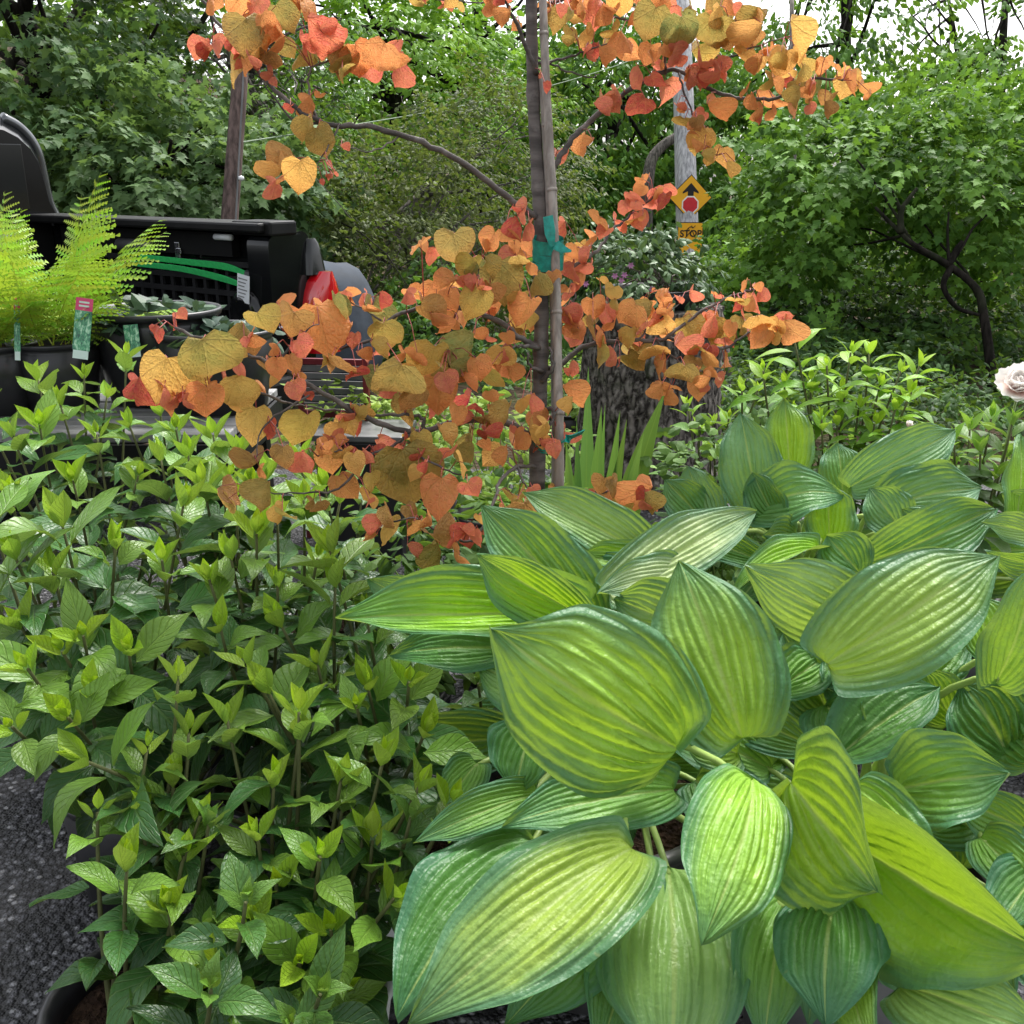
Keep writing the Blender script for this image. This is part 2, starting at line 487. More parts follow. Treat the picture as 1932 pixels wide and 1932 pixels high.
def sprays(centres, outs, per, length, lsize, c1, c2, droop=0.35, flat=0.12, rs=NP):
    """Leafy twigs: each a fan of leaves lying in layers, tips out and down."""
    m = len(centres)
    out = unit(outs + 0.45 * rs.randn(m, 3) * [1, 1, 0.5])
    side = unit(np.cross(out, np.array([0, 0, 1.0]) + 0.2 * rs.randn(m, 3)))
    up = np.cross(side, out)
    up = np.where(up[:, 2:3] < 0, -up, up)
    a = rs.uniform(0, 1, (m, per)); b = rs.uniform(-1, 1, (m, per)) * (1.05 - 0.65 * a) * 0.55
    L = length * rs.uniform(0.6, 1.25, (m, 1))
    pos = centres[:, None, :] + (a * L)[..., None] * out[:, None, :] + (b * L)[..., None] * side[:, None, :]
    pos[..., 2] -= droop * L * a ** 2 * 0.6
    pos += rs.randn(m, per, 3) * flat * length * 0.35
    tip = out[:, None, :] * 0.6 + side[:, None, :] * np.sign(b)[..., None] * 0.6 + rs.randn(m, per, 3) * 0.35
    tip[..., 2] -= droop + 0.25
    nr = up[:, None, :] + rs.randn(m, per, 3) * 0.35
    nr[..., 2] += 0.4
    t = np.clip(rs.uniform(-.1, 1, (m, 1)) * 0.85 + rs.uniform(0, 1, (m, per)) * 0.4 - 0.1, 0, 1)[..., None]
    col = np.array(c1) * (1 - t) + np.array(c2) * t
    sz = lsize * rs.uniform(0.65, 1.2, (m, per))
    f = lambda q: q.reshape(-1, q.shape[-1])
    return f(pos), f(tip), f(nr), sz.ravel(), f(col)
def crown_points(c, r, n, shell=0.55, rs=NP):
    d = unit(rs.randn(n, 3))
    q = rs.uniform(shell ** 3, 1, (n, 1)) ** (1 / 3)
    return np.array(c) + d * q * np.array(r), d
def limb(mb, a, b, r0, r1, bend=0.15, n=7, sides=7, rr=R):
    a, b = Vector(a), Vector(b)
    L = (b - a).length
    o = Vector((rr.uniform(-1, 1), rr.uniform(-1, 1), rr.uniform(-0.4, 1))) * L * bend
    pts = [a.lerp(b, t) + o * math.sin(math.pi * t) + Vector((rr.uniform(-1, 1), rr.uniform(-1, 1), 0)) * L * 0.015 for t in [i / n for i in range(n + 1)]]
    mb.tube(pts, [r0 + (r1 - r0) * i / n for i in range(n + 1)], sides)
    return pts
def tree(name, label, blobs, shape, lsize, c1, c2, trunk_px=None, trunk_r=0.12, bark=None, per=26, slen=0.55, limbs=6, trunk_pts=None, group=None, droop=0.35, cat='tree', seed=1, twigs=0):
    """blobs: (px, py, d, rx_px, ry_px, rz_m, n_sprays)"""
    rs = np.random.RandomState(seed); rr = random.Random(seed)
    b0 = blobs[0]
    c0 = P(b0[0], b0[1], b0[2])
    if trunk_pts: base = trunk_pts[0]
    else:
        tp = P(trunk_px if trunk_px is not None else b0[0], b0[1], b0[2])
        base = Vector((tp.x, tp.y, terrain(tp.x, tp.y) - 0.05))
    root = empty(name, (base[0], base[1], base[2]))
    off = np.array(base)
    mb = MB()
    if not trunk_pts:
        top = c0 + Vector((0, 0, b0[4] / S * b0[2] * 0.5))
        trunk_pts = spline([base, Vector(base).lerp(top, 0.35) + Vector((rr.uniform(-.1, .1), 0, 0)), Vector(base).lerp(top, 0.7) + Vector((rr.uniform(-.2, .2), 0, 0)), top], 5)
    n = len(trunk_pts)
    mb.tube([Vector(p) - Vector(off) for p in trunk_pts], [trunk_r * (1.15 - 0.85 * i / (n - 1)) for i in range(n)], 10)
    P_, T_, N_, S_, C_ = [], [], [], [], []
    for (x, y, d, rx, ry, rz, ns) in blobs:
        c = P(x, y, d)
        r = (rx / S * d, rz, ry / S * d)
        pts, outs = crown_points(c, r, ns, rs=rs)
        p, t, nn, s, cc = sprays(pts, outs, per, slen, lsize, c1, c2, droop, rs=rs)
        P_.append(p); T_.append(t); N_.append(nn); S_.append(s); C_.append(cc)
        for k in range(limbs):
            q = pts[rr.randrange(len(pts))]
            st = trunk_pts[int(n * rr.uniform(0.35, 0.95)) if n > 2 else 0]
            lp = limb(mb, Vector(st) - Vector(off), Vector(q) - Vector(off), trunk_r * 0.35, trunk_r * 0.06, 0.14, rr=rr)
            for j in range(twigs):
                st2 = lp[rr.randrange(2, len(lp))]
                limb(mb, st2, st2 + Vector((rr.uniform(-1, 1), rr.uniform(-1, 1), rr.uniform(-0.6, 0.9))) * slen * 1.4, trunk_r * 0.07, 0.003, 0.2, 5, 4, rr=rr)
    mb.build('trunk', bark or M_BARK_DARK, root, smooth=True)
    leaf_cloud('crown', np.concatenate(P_) - off, np.concatenate(T_), np.concatenate(N_), np.concatenate(S_), np.concatenate(C_), shape, M_CROWN, root)
    tag(root, label, cat, group)
    return root
DK1, DK2 = (0.022, 0.055, 0.014), (0.070, 0.150, 0.035)
MD1, MD2 = (0.036, 0.105, 0.014), (0.125, 0.280, 0.038)
BR1, BR2 = (0.095, 0.230, 0.020), (0.250, 0.450, 0.050)
OL1, OL2 = (0.045, 0.070, 0.020), (0.145, 0.175, 0.050)
GY1, GY2 = (0.050, 0.110, 0.035), (0.150, 0.250, 0.090)
G_TREES = 'woodland trees behind the nursery'

tree('shade_tree', 'dark broadleaf tree with thick shaded trunk rising above black pickup cab', [(60, 120, 10.5, 300, 240, 1.6, 230), (120, -60, 10.8, 330, 110, 1.5, 150), (130, 330, 10, 260, 130, 1.2, 120)], 'maple', 0.10, DK1, (0.065, 0.15, 0.045), trunk_px=85, trunk_r=0.20, seed=3, limbs=7, group=G_TREES)
tree('understory_maple', 'low grey-green maple with tiered leaf sprays just above the pickup bed', [(330, 330, 9.5, 250, 120, 1.0, 190), (200, 250, 9.8, 220, 120, 1.0, 110), (420, 400, 10.0, 180, 80, 0.6, 80)], 'maple', 0.11, GY1, GY2, trunk_px=310, trunk_r=0.05, seed=4, limbs=6, group=G_TREES)
tree('bare_twig_tree', 'tangled dark tree with many bare grey twigs above the brown pole', [(440, 120, 12.5, 260, 230, 1.8, 130), (560, 300, 12, 180, 160, 1.2, 90)], 'oval', 0.085, DK1, MD2, trunk_px=500, trunk_r=0.09, bark=M_BARK_GREY, seed=5, limbs=16, twigs=7, group=G_TREES)
tree('light_tree', 'tall bright yellow-green tree behind the overhead cable', [(740, 150, 19, 240, 210, 2.6, 300), (650, 60, 19, 170, 140, 2.2, 120), (900, 230, 20, 130, 110, 2.0, 120)], 'oval', 0.16, BR1, BR2, trunk_px=720, trunk_r=0.16, per=30, slen=0.85, seed=6, group=G_TREES)
tree('vine_thicket', 'olive green thicket of fine vines and twigs behind the tail light', [(800, 440, 10.5, 250, 170, 1.1, 330), (690, 520, 10, 160, 140, 0.9, 150), (930, 330, 11, 160, 160, 1.0, 180)], 'oval', 0.062, OL1, OL2, trunk_px=780, trunk_r=0.06, bark=M_BARK_GREY, per=30, slen=0.5, seed=7, limbs=10, twigs=6, cat='thicket')
tree('drooping_tree', 'dense mid green tree with drooping leaves behind the bamboo stake', [(1150, 250, 22.5, 200, 180, 2.2, 300), (1200, 130, 23, 180, 100, 2.2, 150), (1180, 420, 21.5, 190, 120, 1.6, 220), (1380, 330, 23, 120, 150, 1.8, 150)], 'oval', 0.17, MD1, MD2, trunk_px=1120, trunk_r=0.16, per=28, slen=0.9, seed=8, droop=0.7, group=G_TREES)
tree('sprawling_maple', 'spreading bright green maple with a crooked black trunk and forked limbs',
     [(1590, 300, 8.8, 150, 75, 0.8, 135), (1810, 330, 8.8, 170, 90, 0.8, 135), (1510, 400, 9.0, 70, 80, 0.7, 55), (1740, 230, 9.2, 170, 50, 0.8, 75), (1910, 330, 8.8, 80, 110, 0.8, 55), (1870, 450, 8.9, 100, 60, 0.6, 40), (1500, 490, 9.3, 80, 50, 0.6, 40)], 'maple', 0.085, (0.045, 0.125, 0.016), (0.17, 0.34, 0.05),
     trunk_pts=[Vector((P(1885, 800, 7.9).x, P(1885, 800, 7.9).y, -0.02))] + spline([P(1880, 800, 7.9), P(1868, 680, 7.9), P(1855, 590, 7.9), P(1842, 545, 7.9), P(1790, 500, 7.9), P(1725, 462, 7.9), P(1690, 430, 7.95), P(1652, 392, 8.1)], 5),
     trunk_r=0.038, seed=9, limbs=1, group=G_TREES)
tr = bpy.data.objects['sprawling_maple']
for pl, r0 in (([(1790, 500), (1805, 470), (1815, 455)], .03), ([(1795, 502), (1780, 540), (1805, 580), (1850, 595)], .028), ([(1700, 440), (1700, 400), (1715, 375), (1730, 355)], .028), ([(1700, 400), (1690, 375), (1684, 360)], .018), ([(1868, 700), (1885, 690), (1900, 684)], .012), ([(1790, 500), (1788, 440), (1790, 400)], .014)):
    pts = spline([P(x, y, 7.9) - tr.location for x, y in pl], 5)
    fork = MB(); fork.tube(pts, [r0 * (1 - 0.6 * i / len(pts)) for i in range(len(pts))], 7); fork.build('limb', M_BARK_DARK, tr, smooth=True)
tree('dark_undergrowth', 'dark green shrubby undergrowth below the spreading maple', [(1520, 600, 10.8, 250, 130, 1.0, 300), (1720, 640, 10.5, 240, 130, 1.0, 230), (1450, 560, 11.5, 110, 90, 0.9, 130), (1900, 650, 10, 130, 120, 0.8, 100), (1480, 720, 8.6, 200, 60, 0.7, 130), (1760, 735, 8.6, 230, 60, 0.7, 150)], 'oval', 0.085, (0.03, 0.075, 0.018), (0.075, 0.165, 0.04), trunk_r=0.04, per=26, slen=0.5, seed=10, cat='shrub', limbs=5)
tree('low_bush', 'rounded green bush behind the bark stump and flower planter', [(1230, 585, 9.5, 150, 60, 0.9, 190), (1400, 560, 11.5, 90, 70, 0.9, 110)], 'oval', 0.075, MD1, MD2, trunk_r=0.035, per=26, slen=0.42, seed=12, cat='shrub', limbs=5)
tree('roadside_bush', 'dark bush filling the gap between pickup tail and leaning pole', [(560, 470, 11, 190, 110, 0.9, 170), (720, 640, 9.5, 190, 90, 0.8, 130), (900, 620, 9, 200, 100, 0.8, 180)], 'oval', 0.075, DK1, MD2, trunk_r=0.035, per=24, slen=0.42, seed=13, cat='shrub', limbs=4)
# tall trees against the white sky
def tall(name, label, pl, d, r, blobs, c1, c2, seed, per=20):
    b = P(pl[0][0], pl[0][1], d)
    pts = [Vector((b.x, b.y, terrain(b.x, b.y) - 0.05))] + spline([P(x, y, d) for x, y in pl], 4)
    tree(name, label, blobs, 'oval', 0.17, c1, c2, trunk_pts=pts, trunk_r=r, per=per, slen=0.9, seed=seed, limbs=5, twigs=2, group=G_TREES, droop=0.6)
tall('tall_tree', 'tall straight dark trunk standing beside orange leaf sprays against pale sky', [(1600, 420), (1597, 140), (1594, -60), (1590, -220)], 20, 0.13, [(1530, 80, 20, 150, 120, 2.0, 95), (1480, 190, 20.5, 130, 90, 1.6, 70), (1600, -150, 20, 200, 90, 2.0, 60)], MD1, MD2, 21)
tall('slanting_tree', 'thin slanting tree trunk with sparse leaves in the pale sky gap', [(1835, 330), (1820, 180), (1800, 60), (1780, -60)], 23, 0.09, [(1790, 130, 23, 80, 60, 1.4, 22), (1700, 40, 22, 90, 100, 1.4, 32), (1740, 200, 22, 120, 60, 1.4, 55)], MD1, BR2, 22)
tall('twin_trunk_tree', 'tall grey tree with two close trunks at the pale sky edge', [(1885, 330), (1888, 150), (1896, 0), (1890, -120)], 22, 0.12, [(1860, 170, 22, 110, 60, 1.4, 45), (1925, 60, 22, 50, 90, 1.2, 18)], MD1, MD2, 23)
tall('forked_tall_tree', 'tall dark forked tree showing behind the gap left of redbud stem', [(915, 330), (905, 120), (900, 40), (890, -80)], 24, 0.20, [(960, 150, 24, 90, 70, 1.6, 50), (840, 130, 24, 100, 70, 1.6, 55), (1090, 40, 24, 110, 120, 1.8, 60), (890, -90, 24, 160, 70, 1.6, 25)], DK1, MD2, 24)
# distant wood that reads as one mass
pts, outs = [], []
rs = np.random.RandomState(31)
for i in range(900):
    x = rs.uniform(-250, 2150)
    top = -60 if x < 560 else (150 if x < 1000 else (110 if x < 1500 else 215))
    y = top + (700 - top) * rs.uniform(0, 1) + rs.randn() * 14
    p = P(x, y, rs.uniform(27, 34))
    pts.append(p); outs.append((rs.randn() * .6, -1, .2))
a = sprays(np.array(pts), unit(np.array(outs)), 34, 1.7, 0.30, MD1, BR2, 0.5, rs=rs)
tag(leaf_cloud('distant_woods', *a, 'oval', M_CROWN), 'distant dark green wood closing the view behind the trees', 'woods', kind='stuff')
# low green cover on the ground between the wood and the pavement
pts = np.column_stack([NP.uniform(-7, 7, 900), NP.uniform(7.3, 10.5, 900), NP.uniform(0.0, 0.35, 900)])
a = sprays(pts, unit(NP.randn(900, 3) * [1, 1, .3] + [0, -.3, .5]), 16, 0.32, 0.07, DK1, (0.05, 0.12, 0.03), 0.3)
tag(leaf_cloud('undergrowth', *a, 'oval', M_CROWN), 'low green weeds along the edge of the wood', 'undergrowth', kind='stuff')

pts = np.column_stack([NP.uniform(0.2, 5.5, 900), NP.uniform(5.75, 7.6, 900), NP.uniform(0.0, 0.30, 900)])
a = sprays(pts, unit(NP.randn(900, 3) * [1, 1, .3] + [0, -.3, .5]), 14, 0.26, 0.06, DK1, (0.07, 0.16, 0.035), 0.3)
tag(leaf_cloud('ground_cover', *a, 'oval', M_CROWN), 'dark green ground cover behind the yellow-green shrub', 'ground cover', kind='stuff')

# ---------------------------------------------------------------- poles, signs, cable
def mat_oldwood(name, c1, c2):
    t = NT(name); co = t.coord()
    n = t.noise(t.mapping(co, (26, 26, 1.2)), 1.0, 6, 0.6, 0.3)
    c = t.mix(t.smooth(n, 0.3, 0.7), c1, c2)
    t.base(c, 0.85, 0.2); t.bump(n, 0.6, 0.01)
    return t.m
M_POLE_PALE = mat_oldwood('pale_pole_wood', (0.22, 0.22, 0.23), (0.55, 0.55, 0.56))
M_POLE_BROWN = mat_oldwood('brown_pole_wood', (0.05, 0.036, 0.032), (0.17, 0.12, 0.105))
M_YELLOW = simple('sign_yellow', (0.80, 0.40, 0.012), 0.4, 0.4, var=0.06, scale=3)
M_BLACKPAINT = simple('sign_black', (0.012, 0.012, 0.012), 0.5, 0.3)
M_REDPAINT = simple('sign_red', (0.55, 0.02, 0.03), 0.4, 0.4, var=0.08)
M_WHITEPAINT = simple('sign_white', (0.8, 0.78, 0.72), 0.4, 0.4, var=0.05)
PD = 18.0
pb = P(1298, 480, PD); pt = P(1276, -220, PD)
pb0 = Vector((pb.x + 0.1, pb.y, terrain(pb.x, pb.y) - 0.1))
up = empty('utility_pole', pb0)
mb = MB(); pts = [Vector((0, 0, 0)), pb - pb0, P(1290, 200, PD) - pb0, pt - pb0]
mb.tube(pts, [0.21, 0.20, 0.18, 0.16], 16); mb.build('shaft', M_POLE_PALE, up, smooth=True)
xb = P(1278, -200, PD) - pb0
mb = MB(); mb.box((xb.x - 1.1, xb.y - 0.26, xb.z - 0.06), (xb.x + 1.1, xb.y - 0.17, xb.z + 0.06)); mb.build('crossarm', M_POLE_BROWN, up)
tag(up, 'pale weathered wooden utility pole carrying yellow warning signs', 'utility pole')
px = S / PD
def flat_poly(name, pts, th, mat, parent, y):
    """A plate facing the camera side (-Y), thickness th, front face at y."""
    n = len(pts); V = [(x, y, z) for x, z in pts] + [(x, y + th, z) for x, z in pts]
    me = bpy.data.meshes.new(name)
    me.from_pydata(V, [], [tuple(range(n)), tuple(range(2 * n - 1, n - 1, -1))] + [(i, i + n, (i + 1) % n + n, (i + 1) % n) for i in range(n)])
    me.materials.append(mat)
    return obj(name, me, parent)
sc = P(1298, 372, PD)
sg = empty('stop_ahead_sign', (sc.x, sc.y - 0.26, sc.z), RAD(4))
h = 41 / px
flat_poly('border', [(0, h), (h, 0), (0, -h), (-h, 0)], 0.006, M_BLACKPAINT, sg, 0.0)
k = h * 0.955
flat_poly('plate', [(0, k), (k, 0), (0, -k), (-k, 0)], 0.004, M_YELLOW, sg, -0.006)
u = h / 41
flat_poly('arrow', [(0, 26 * u), (-15 * u, 10 * u), (-15 * u, 7 * u), (-5.5 * u, 11 * u), (-5.5 * u, 3 * u), (5.5 * u, 3 * u), (5.5 * u, 11 * u), (15 * u, 7 * u), (15 * u, 10 * u)], 0.003, M_BLACKPAINT, sg, -0.010)
octo = lambda r, cz: [(r * math.cos(RAD(22.5 + 45 * i)), cz + r * math.sin(RAD(22.5 + 45 * i))) for i in range(8)]
flat_poly('octagon_border', octo(17 * u, -13 * u), 0.003, M_WHITEPAINT, sg, -0.010)
flat_poly('red_octagon', octo(14.4 * u, -13 * u), 0.003, M_REDPAINT, sg, -0.014)
tag(sg, 'yellow diamond warning sign with black arrow above red octagon', 'sign')
sc2 = P(1297, 447, PD)
s2 = empty('stop_plaque', (sc2.x, sc2.y - 0.26, sc2.z), RAD(3))
flat_poly('border', [(-24 * u, -32 * u), (24 * u, -32 * u), (24 * u, 28 * u), (-24 * u, 28 * u)], 0.006, M_BLACKPAINT, s2, 0.0)
flat_poly('plate', [(-22.5 * u, -30.5 * u), (22.5 * u, -30.5 * u), (22.5 * u, 26.5 * u), (-22.5 * u, 26.5 * u)], 0.004, M_YELLOW, s2, -0.006)
cu = bpy.data.curves.new('lettering', 'FONT'); cu.body = 'STOP'; cu.size = 17 * u; cu.align_x = 'CENTER'; cu.extrude = 0.002; cu.offset = 0.004
lt0 = bpy.data.objects.new('lettering_curve', cu); COL.objects.link(lt0); bpy.context.view_layer.update()
lm = bpy.data.meshes.new_from_object(lt0.evaluated_get(bpy.context.evaluated_depsgraph_get())); bpy.data.objects.remove(lt0)
lt = bpy.data.objects.new('lettering', lm); link(lt, s2); lm.materials.clear(); lm.materials.append(M_BLACKPAINT); lt.rotation_euler = (RAD(90), 0, 0); lt.location = (1 * u, -0.009, 2 * u)
mb = MB()   # scrawled marks over the word
for pl in ([(-5, 17), (0, 20), (6, 18)], [(2, 22), (4, 17), (9, 22)], [(-8, 13), (-4, 17), (-2, 14)], [(-9, 0), (3, 14)], [(4, 12), (10, 0)]):
    mb.tube([(a * u, -0.011, b * u) for a, b in pl], 0.007, 5)
mb.build('scrawl', M_BLACKPAINT, s2)
tag(s2, 'small yellow rectangular STOP plaque with scrawled marks on utility pole', 'sign')
sc3 = P(1300, 480, PD)
s3 = empty('yellow_marker', (sc3.x + 0.16, sc3.y - 0.26, sc3.z - 0.05))
flat_poly('plate', [(-5 * u, -8 * u), (5 * u, -8 * u), (5 * u, 14 * u), (-5 * u, 14 * u)], 0.005, M_YELLOW, s3, 0.0)
flat_poly('stripe', [(-5 * u, -8 * u), (3 * u, -2 * u), (3 * u, 2 * u), (-5 * u, -4 * u)], 0.003, M_BLACKPAINT, s3, -0.004)
tag(s3, 'narrow yellow marker plate low on the utility pole', 'sign')
# leaning brown pole on the other side
D2 = 8.3
q0 = P(432, 430, D2); q1 = P(452, 160, D2); q2 = P(462, -80, D2)
g0 = Vector((q0.x - 0.1, q0.y, terrain(q0.x, q0.y) - 0.1))
bp = empty('brown_pole', g0)
mb = MB(); mb.tube([Vector((0, 0, 0)), q0 - g0, q1 - g0, q2 - g0], [0.072, 0.070, 0.064, 0.058], 14); mb.build('shaft', M_POLE_BROWN, bp, smooth=True)
mb = MB(); mb.tube([P(444, 430, D2 - .08) - g0, P(458, 170, D2 - .08) - g0, P(468, -80, D2 - .08) - g0], 0.008, 5); mb.build('conduit', M_POT_GREY, bp)
mb = MB(); mb.lathe([(0.0, -0.02), (0.02, -0.013), (0.023, 0.0), (0.02, 0.013), (0.0, 0.02)], 10, tuple(P(455, 336, D2 - .09) - g0)); mb.build('insulator', M_POT_WHITE, bp, smooth=True)
tag(bp, 'leaning reddish brown wooden pole rising behind the pickup bed', 'pole')
a, b = P(1284, 78, PD) , P(458, 268, D2)
mb = MB(); mb.tube([a.lerp(b, i / 24) - a - Vector((0, 0, 0.5 * math.sin(math.pi * i / 24) * 0.35)) for i in range(25)], 0.006, 5)
o = mb.build('overhead_cable', simple('cable_green', (0.16, 0.22, 0.14), 0.6, 0.3)); o.location = a
tag(o, 'thin sagging overhead cable between the pale and brown poles', 'cable')
mb = MB()
bk = [P(1222, 340, 19.5), P(1230, 300, 19.5), P(1250, 275, 19.5), P(1275, 258, 19.5)]
b0 = Vector((bk[0].x, bk[0].y, terrain(bk[0].x, bk[0].y)))
mb.tube([Vector((0, 0, 0))] + [q - b0 for q in spline(bk, 4)], [0.16] + [0.12 - 0.003 * i for i in range(13)], 9)
o = mb.build('bent_trunk', M_BARK_GREY, smooth=True); o.location = b0
tag(o, 'bent dark bare tree trunk leaning towards the utility pole', 'tree trunk')
for i, (x0, y0, x1, y1, d, r) in enumerate([(1693, 600, 1672, 400, 14, .09), (1500, 700, 1496, 260, 16, .06), (1378, 770, 1372, 690, 7.6, .04), (1360, 770, 1356, 700, 7.2, .035)]):
    a, b = P(x0, y0, d), P(x1, y1, d)
    g = Vector((a.x, a.y, terrain(a.x, a.y) - .05)); mb = MB(); mb.tube([Vector((0, 0, 0)), a - g, a.lerp(b, .5) - g + Vector((.04, 0, 0)), b - g, b + (b - a) * .6 - g], [r * 1.2, r, r * .95, r * .9, r * .6], 9)
    o = mb.build('grey_trunk', M_BARK_GREY, smooth=True); o.location = g
    tag(o, ['pale grey trunk seen through leaves behind the crooked maple limb', 'slim dark trunk standing deep in the green wood', 'pale grey sapling stem beside the bark stump', 'thin grey stem against the side of bark stump'][i], 'tree trunk')

# ---------------------------------------------------------------- pickup
M_CARBLACK = simple('black_car_paint', (0.005, 0.0055, 0.006), 0.14, 0.45, var=0.2, scale=3)
M_TRIM = simple('black_trim', (0.006, 0.006, 0.006), 0.5, 0.22, var=0.3)
M_LINER = simple('bed_liner', (0.007, 0.007, 0.007), 0.75, 0.15, var=0.3, scale=60, bump=0.3)
t = NT('tail_light_red'); t.base((0.55, 0.006, 0.012), 0.08, 0.7); t.b.inputs['Coat Weight'].default_value = 1.0; M_TAIL = t.m
t = NT('dark_glass'); t.base((0.006, 0.008, 0.008), 0.05, 0.7); M_GLASS = t.m
M_CHROME = simple('worn_metal', (0.55, 0.56, 0.58), 0.25, 0.5, 1.0, var=0.1)
M_STRAP = simple('green_webbing', (0.05, 0.60, 0.16), 0.6, 0.3, var=0.12, scale=60)
M_STICKER = simple('sticker_white', (0.7, 0.72, 0.74), 0.45, 0.4, var=0.05)
rc = P(538, 438, 5.2)
truck = empty('pickup_truck', (rc.x, rc.y, 0), math.atan2(0.58, -0.81))
RZ = rc.z
def loft(sections):
    mb = MB(); V = np.array(sections); n, k = V.shape[:2]
    q = [(i * k + j, i * k + (j + 1) % k, (i + 1) * k + (j + 1) % k, (i + 1) * k + j) for i in range(n - 1) for j in range(k)]
    mb.add(V.reshape(-1, 3), q)
    for i, rev in ((0, True), (n - 1, False)):
        c = V[i].mean(0); b = i * k
        mb.add(np.vstack([V[i], c]), None, [((j + 1) % k, j, k) if rev else (j, (j + 1) % k, k) for j in range(k)])
    return mb
def rrect(cx, cy, hx, hy, r, n=5):
    out = []
    for sx, sy, a0 in ((1, 1, 0), (-1, 1, 90), (-1, -1, 180), (1, -1, 270)):
        for i in range(n):
            a = RAD(a0 + 90 * i / (n - 1)); out.append((cx + sx * (hx - r) + r * math.cos(a), cy + sy * (hy - r) + r * math.sin(a)))
    return out
def side_wall(name, ya, yb):
    secs = [[(x, y, z) for y, z in rrect((ya + yb) / 2, (0.5 + RZ) / 2, abs(yb - ya) / 2, (RZ - 0.5) / 2, 0.05)] for x in (0.0, 0.9, 2.08)]
    return loft(secs).build(name, M_CARBLACK, truck, smooth=True, bevel=0)
bw = side_wall('bed_side', -0.16, 0.04); side_wall('bed_side', 1.44, 1.64)
mb = MB(); mb.box((-0.03, -0.05, RZ + 0.003), (2.08, 0.20, RZ + 0.05)); mb.box((-0.07, -0.02, RZ - 0.012), (0.22, 0.16, RZ + 0.058)); mb.build('bed_rail', M_TRIM, truck, bevel=0.012)
mb = MB(); mb.box((0.0, 1.40, RZ + 0.003), (2.08, 1.62, RZ + 0.05)); mb.build('bed_rail', M_TRIM, truck, bevel=0.012)
mb = MB(); mb.box((-0.02, 0.045, 0.72), (2.08, 1.435, 0.80)); mb.build('bed_floor', M_LINER, truck)
mb = MB(); mb.box((2.03, 0.045, 0.802), (2.08, 1.435, RZ + 0.02)); mb.build('bed_front', M_LINER, truck)
# slotted storage panel on the inner wall
mb = MB(); x0, x1, z0, z1 = 0.20, 1.80, 0.84, RZ - 0.17
nx, nz = 17, 4
for i in range(nx + 1):
    x = x0 + (x1 - x0) * i / nx; mb.box((x - 0.012, 0.06, z0), (x + 0.012, 0.075, z1))
for j in range(nz + 1):
    z = z0 + (z1 - z0) * j / nz; mb.box((x0 - 0.02, 0.058, z - 0.014), (x1 + 0.02, 0.078, z + 0.014))
mb.build('storage_panel', simple('panel_grey', (0.016, 0.016, 0.017), 0.5, 0.25), truck)
mb = MB(); mb.box((0.3, 0.05, RZ - 0.13), (1.85, 0.10, RZ - 0.012)); mb.build('inner_lip', M_LINER, truck)
mb = MB(); mb.tube([(0.95, 0.115, RZ - 0.10), (1.25, 0.115, RZ - 0.10)], 0.035, 10); mb.build('tie_bar', simple('grey_handle', (0.06, 0.06, 0.062), 0.5), truck, smooth=True)
mb = MB(); mb.box((0.72, 0.101, RZ - 0.16), (0.76, 0.112, RZ - 0.07)); mb.box((0.70, 0.113, RZ - 0.13), (0.74, 0.12, RZ - 0.10)); mb.build('cleat', M_CHROME, truck, bevel=0.003)
mb = MB(); mb.tube([(0.27, 0.12, RZ - 0.03), (0.40, 0.12, RZ - 0.03)], 0.016, 8); mb.build('catch', M_STICKER, truck, smooth=True)
# rear jamb, bulging corner, tail light
secs = [[(x, y, z) for y, z in rrect(0.02, (0.55 + RZ - .01) / 2, 0.15 - i * 0.006, (RZ - .01 - .55) / 2, 0.05)] for i, x in enumerate((0.10, -0.02, -0.045))]
loft(secs).build('rear_jamb', M_CARBLACK, truck, smooth=True)
secs = []
for i in range(9):
    a = i / 8; w = math.sqrt(max(0, 1 - (a * 2 - 1) ** 2)) * 0.5 + 0.5
    secs.append([(0.02 + 0.24 * a, y, z) for y, z in rrect(0.10, 0.80, 0.10 * w + .02, 0.24 * w, 0.06)])
loft(secs).build('wheel_housing', M_CARBLACK, truck, smooth=True)
o = flat_poly('warning_sticker', [(-0.045, -0.07), (0.045, -0.07), (0.045, 0.07), (-0.045, 0.07)], 0.002, M_STICKER, truck, 0)
o.matrix_local = Matrix.Translation((0.10, 0.215, RZ - 0.27)) @ Matrix.Rotation(RAD(180), 4, 'Z') @ Matrix.Rotation(RAD(8), 4, 'Y')
for i in range(6):
    z = 0.045 - i * 0.018
    l = flat_poly('sticker_print', [(-0.036, z), (0.03 - 0.01 * (i % 3), z), (0.03 - 0.01 * (i % 3), z + 0.006), (-0.036, z + 0.006)], 0.001, simple('print_grey', (0.2, 0.2, 0.21)) if i == 0 else bpy.data.materials['print_grey'], o, -0.0015)
secs = []
for i in range(9):
    a = i / 8; z = RZ - 0.20 - 0.42 * a; w = 0.105 * math.sqrt(max(0.02, 1 - ((a - .62) / .64) ** 2))
    secs.append([(-0.05 + 0.10 * math.cos(t_) * -1, -0.19 + 0.045 + w * math.sin(t_) * 1.25 - 0.02, z) for t_ in [2 * math.pi * j / 14 for j in range(14)]])
loft(secs).build('tail_light', M_TAIL, truck, smooth=True)
mb = MB(); mb.box((-0.157, -0.20, RZ - 0.50), (-0.146, -0.12, RZ - 0.45)); mb.build('reverse_lamp', M_STICKER, truck, bevel=.004)
secs = [[(x, y, z) for x, y in rrect(-0.02, -0.13, 0.07 - 0.01 * i, 0.07 - 0.012 * i, 0.03)] for i, z in enumerate((RZ - 0.215, RZ - 0.12, RZ - 0.06, RZ - 0.035))]
loft(secs).build('corner_cap', M_CARBLACK, truck, smooth=True)
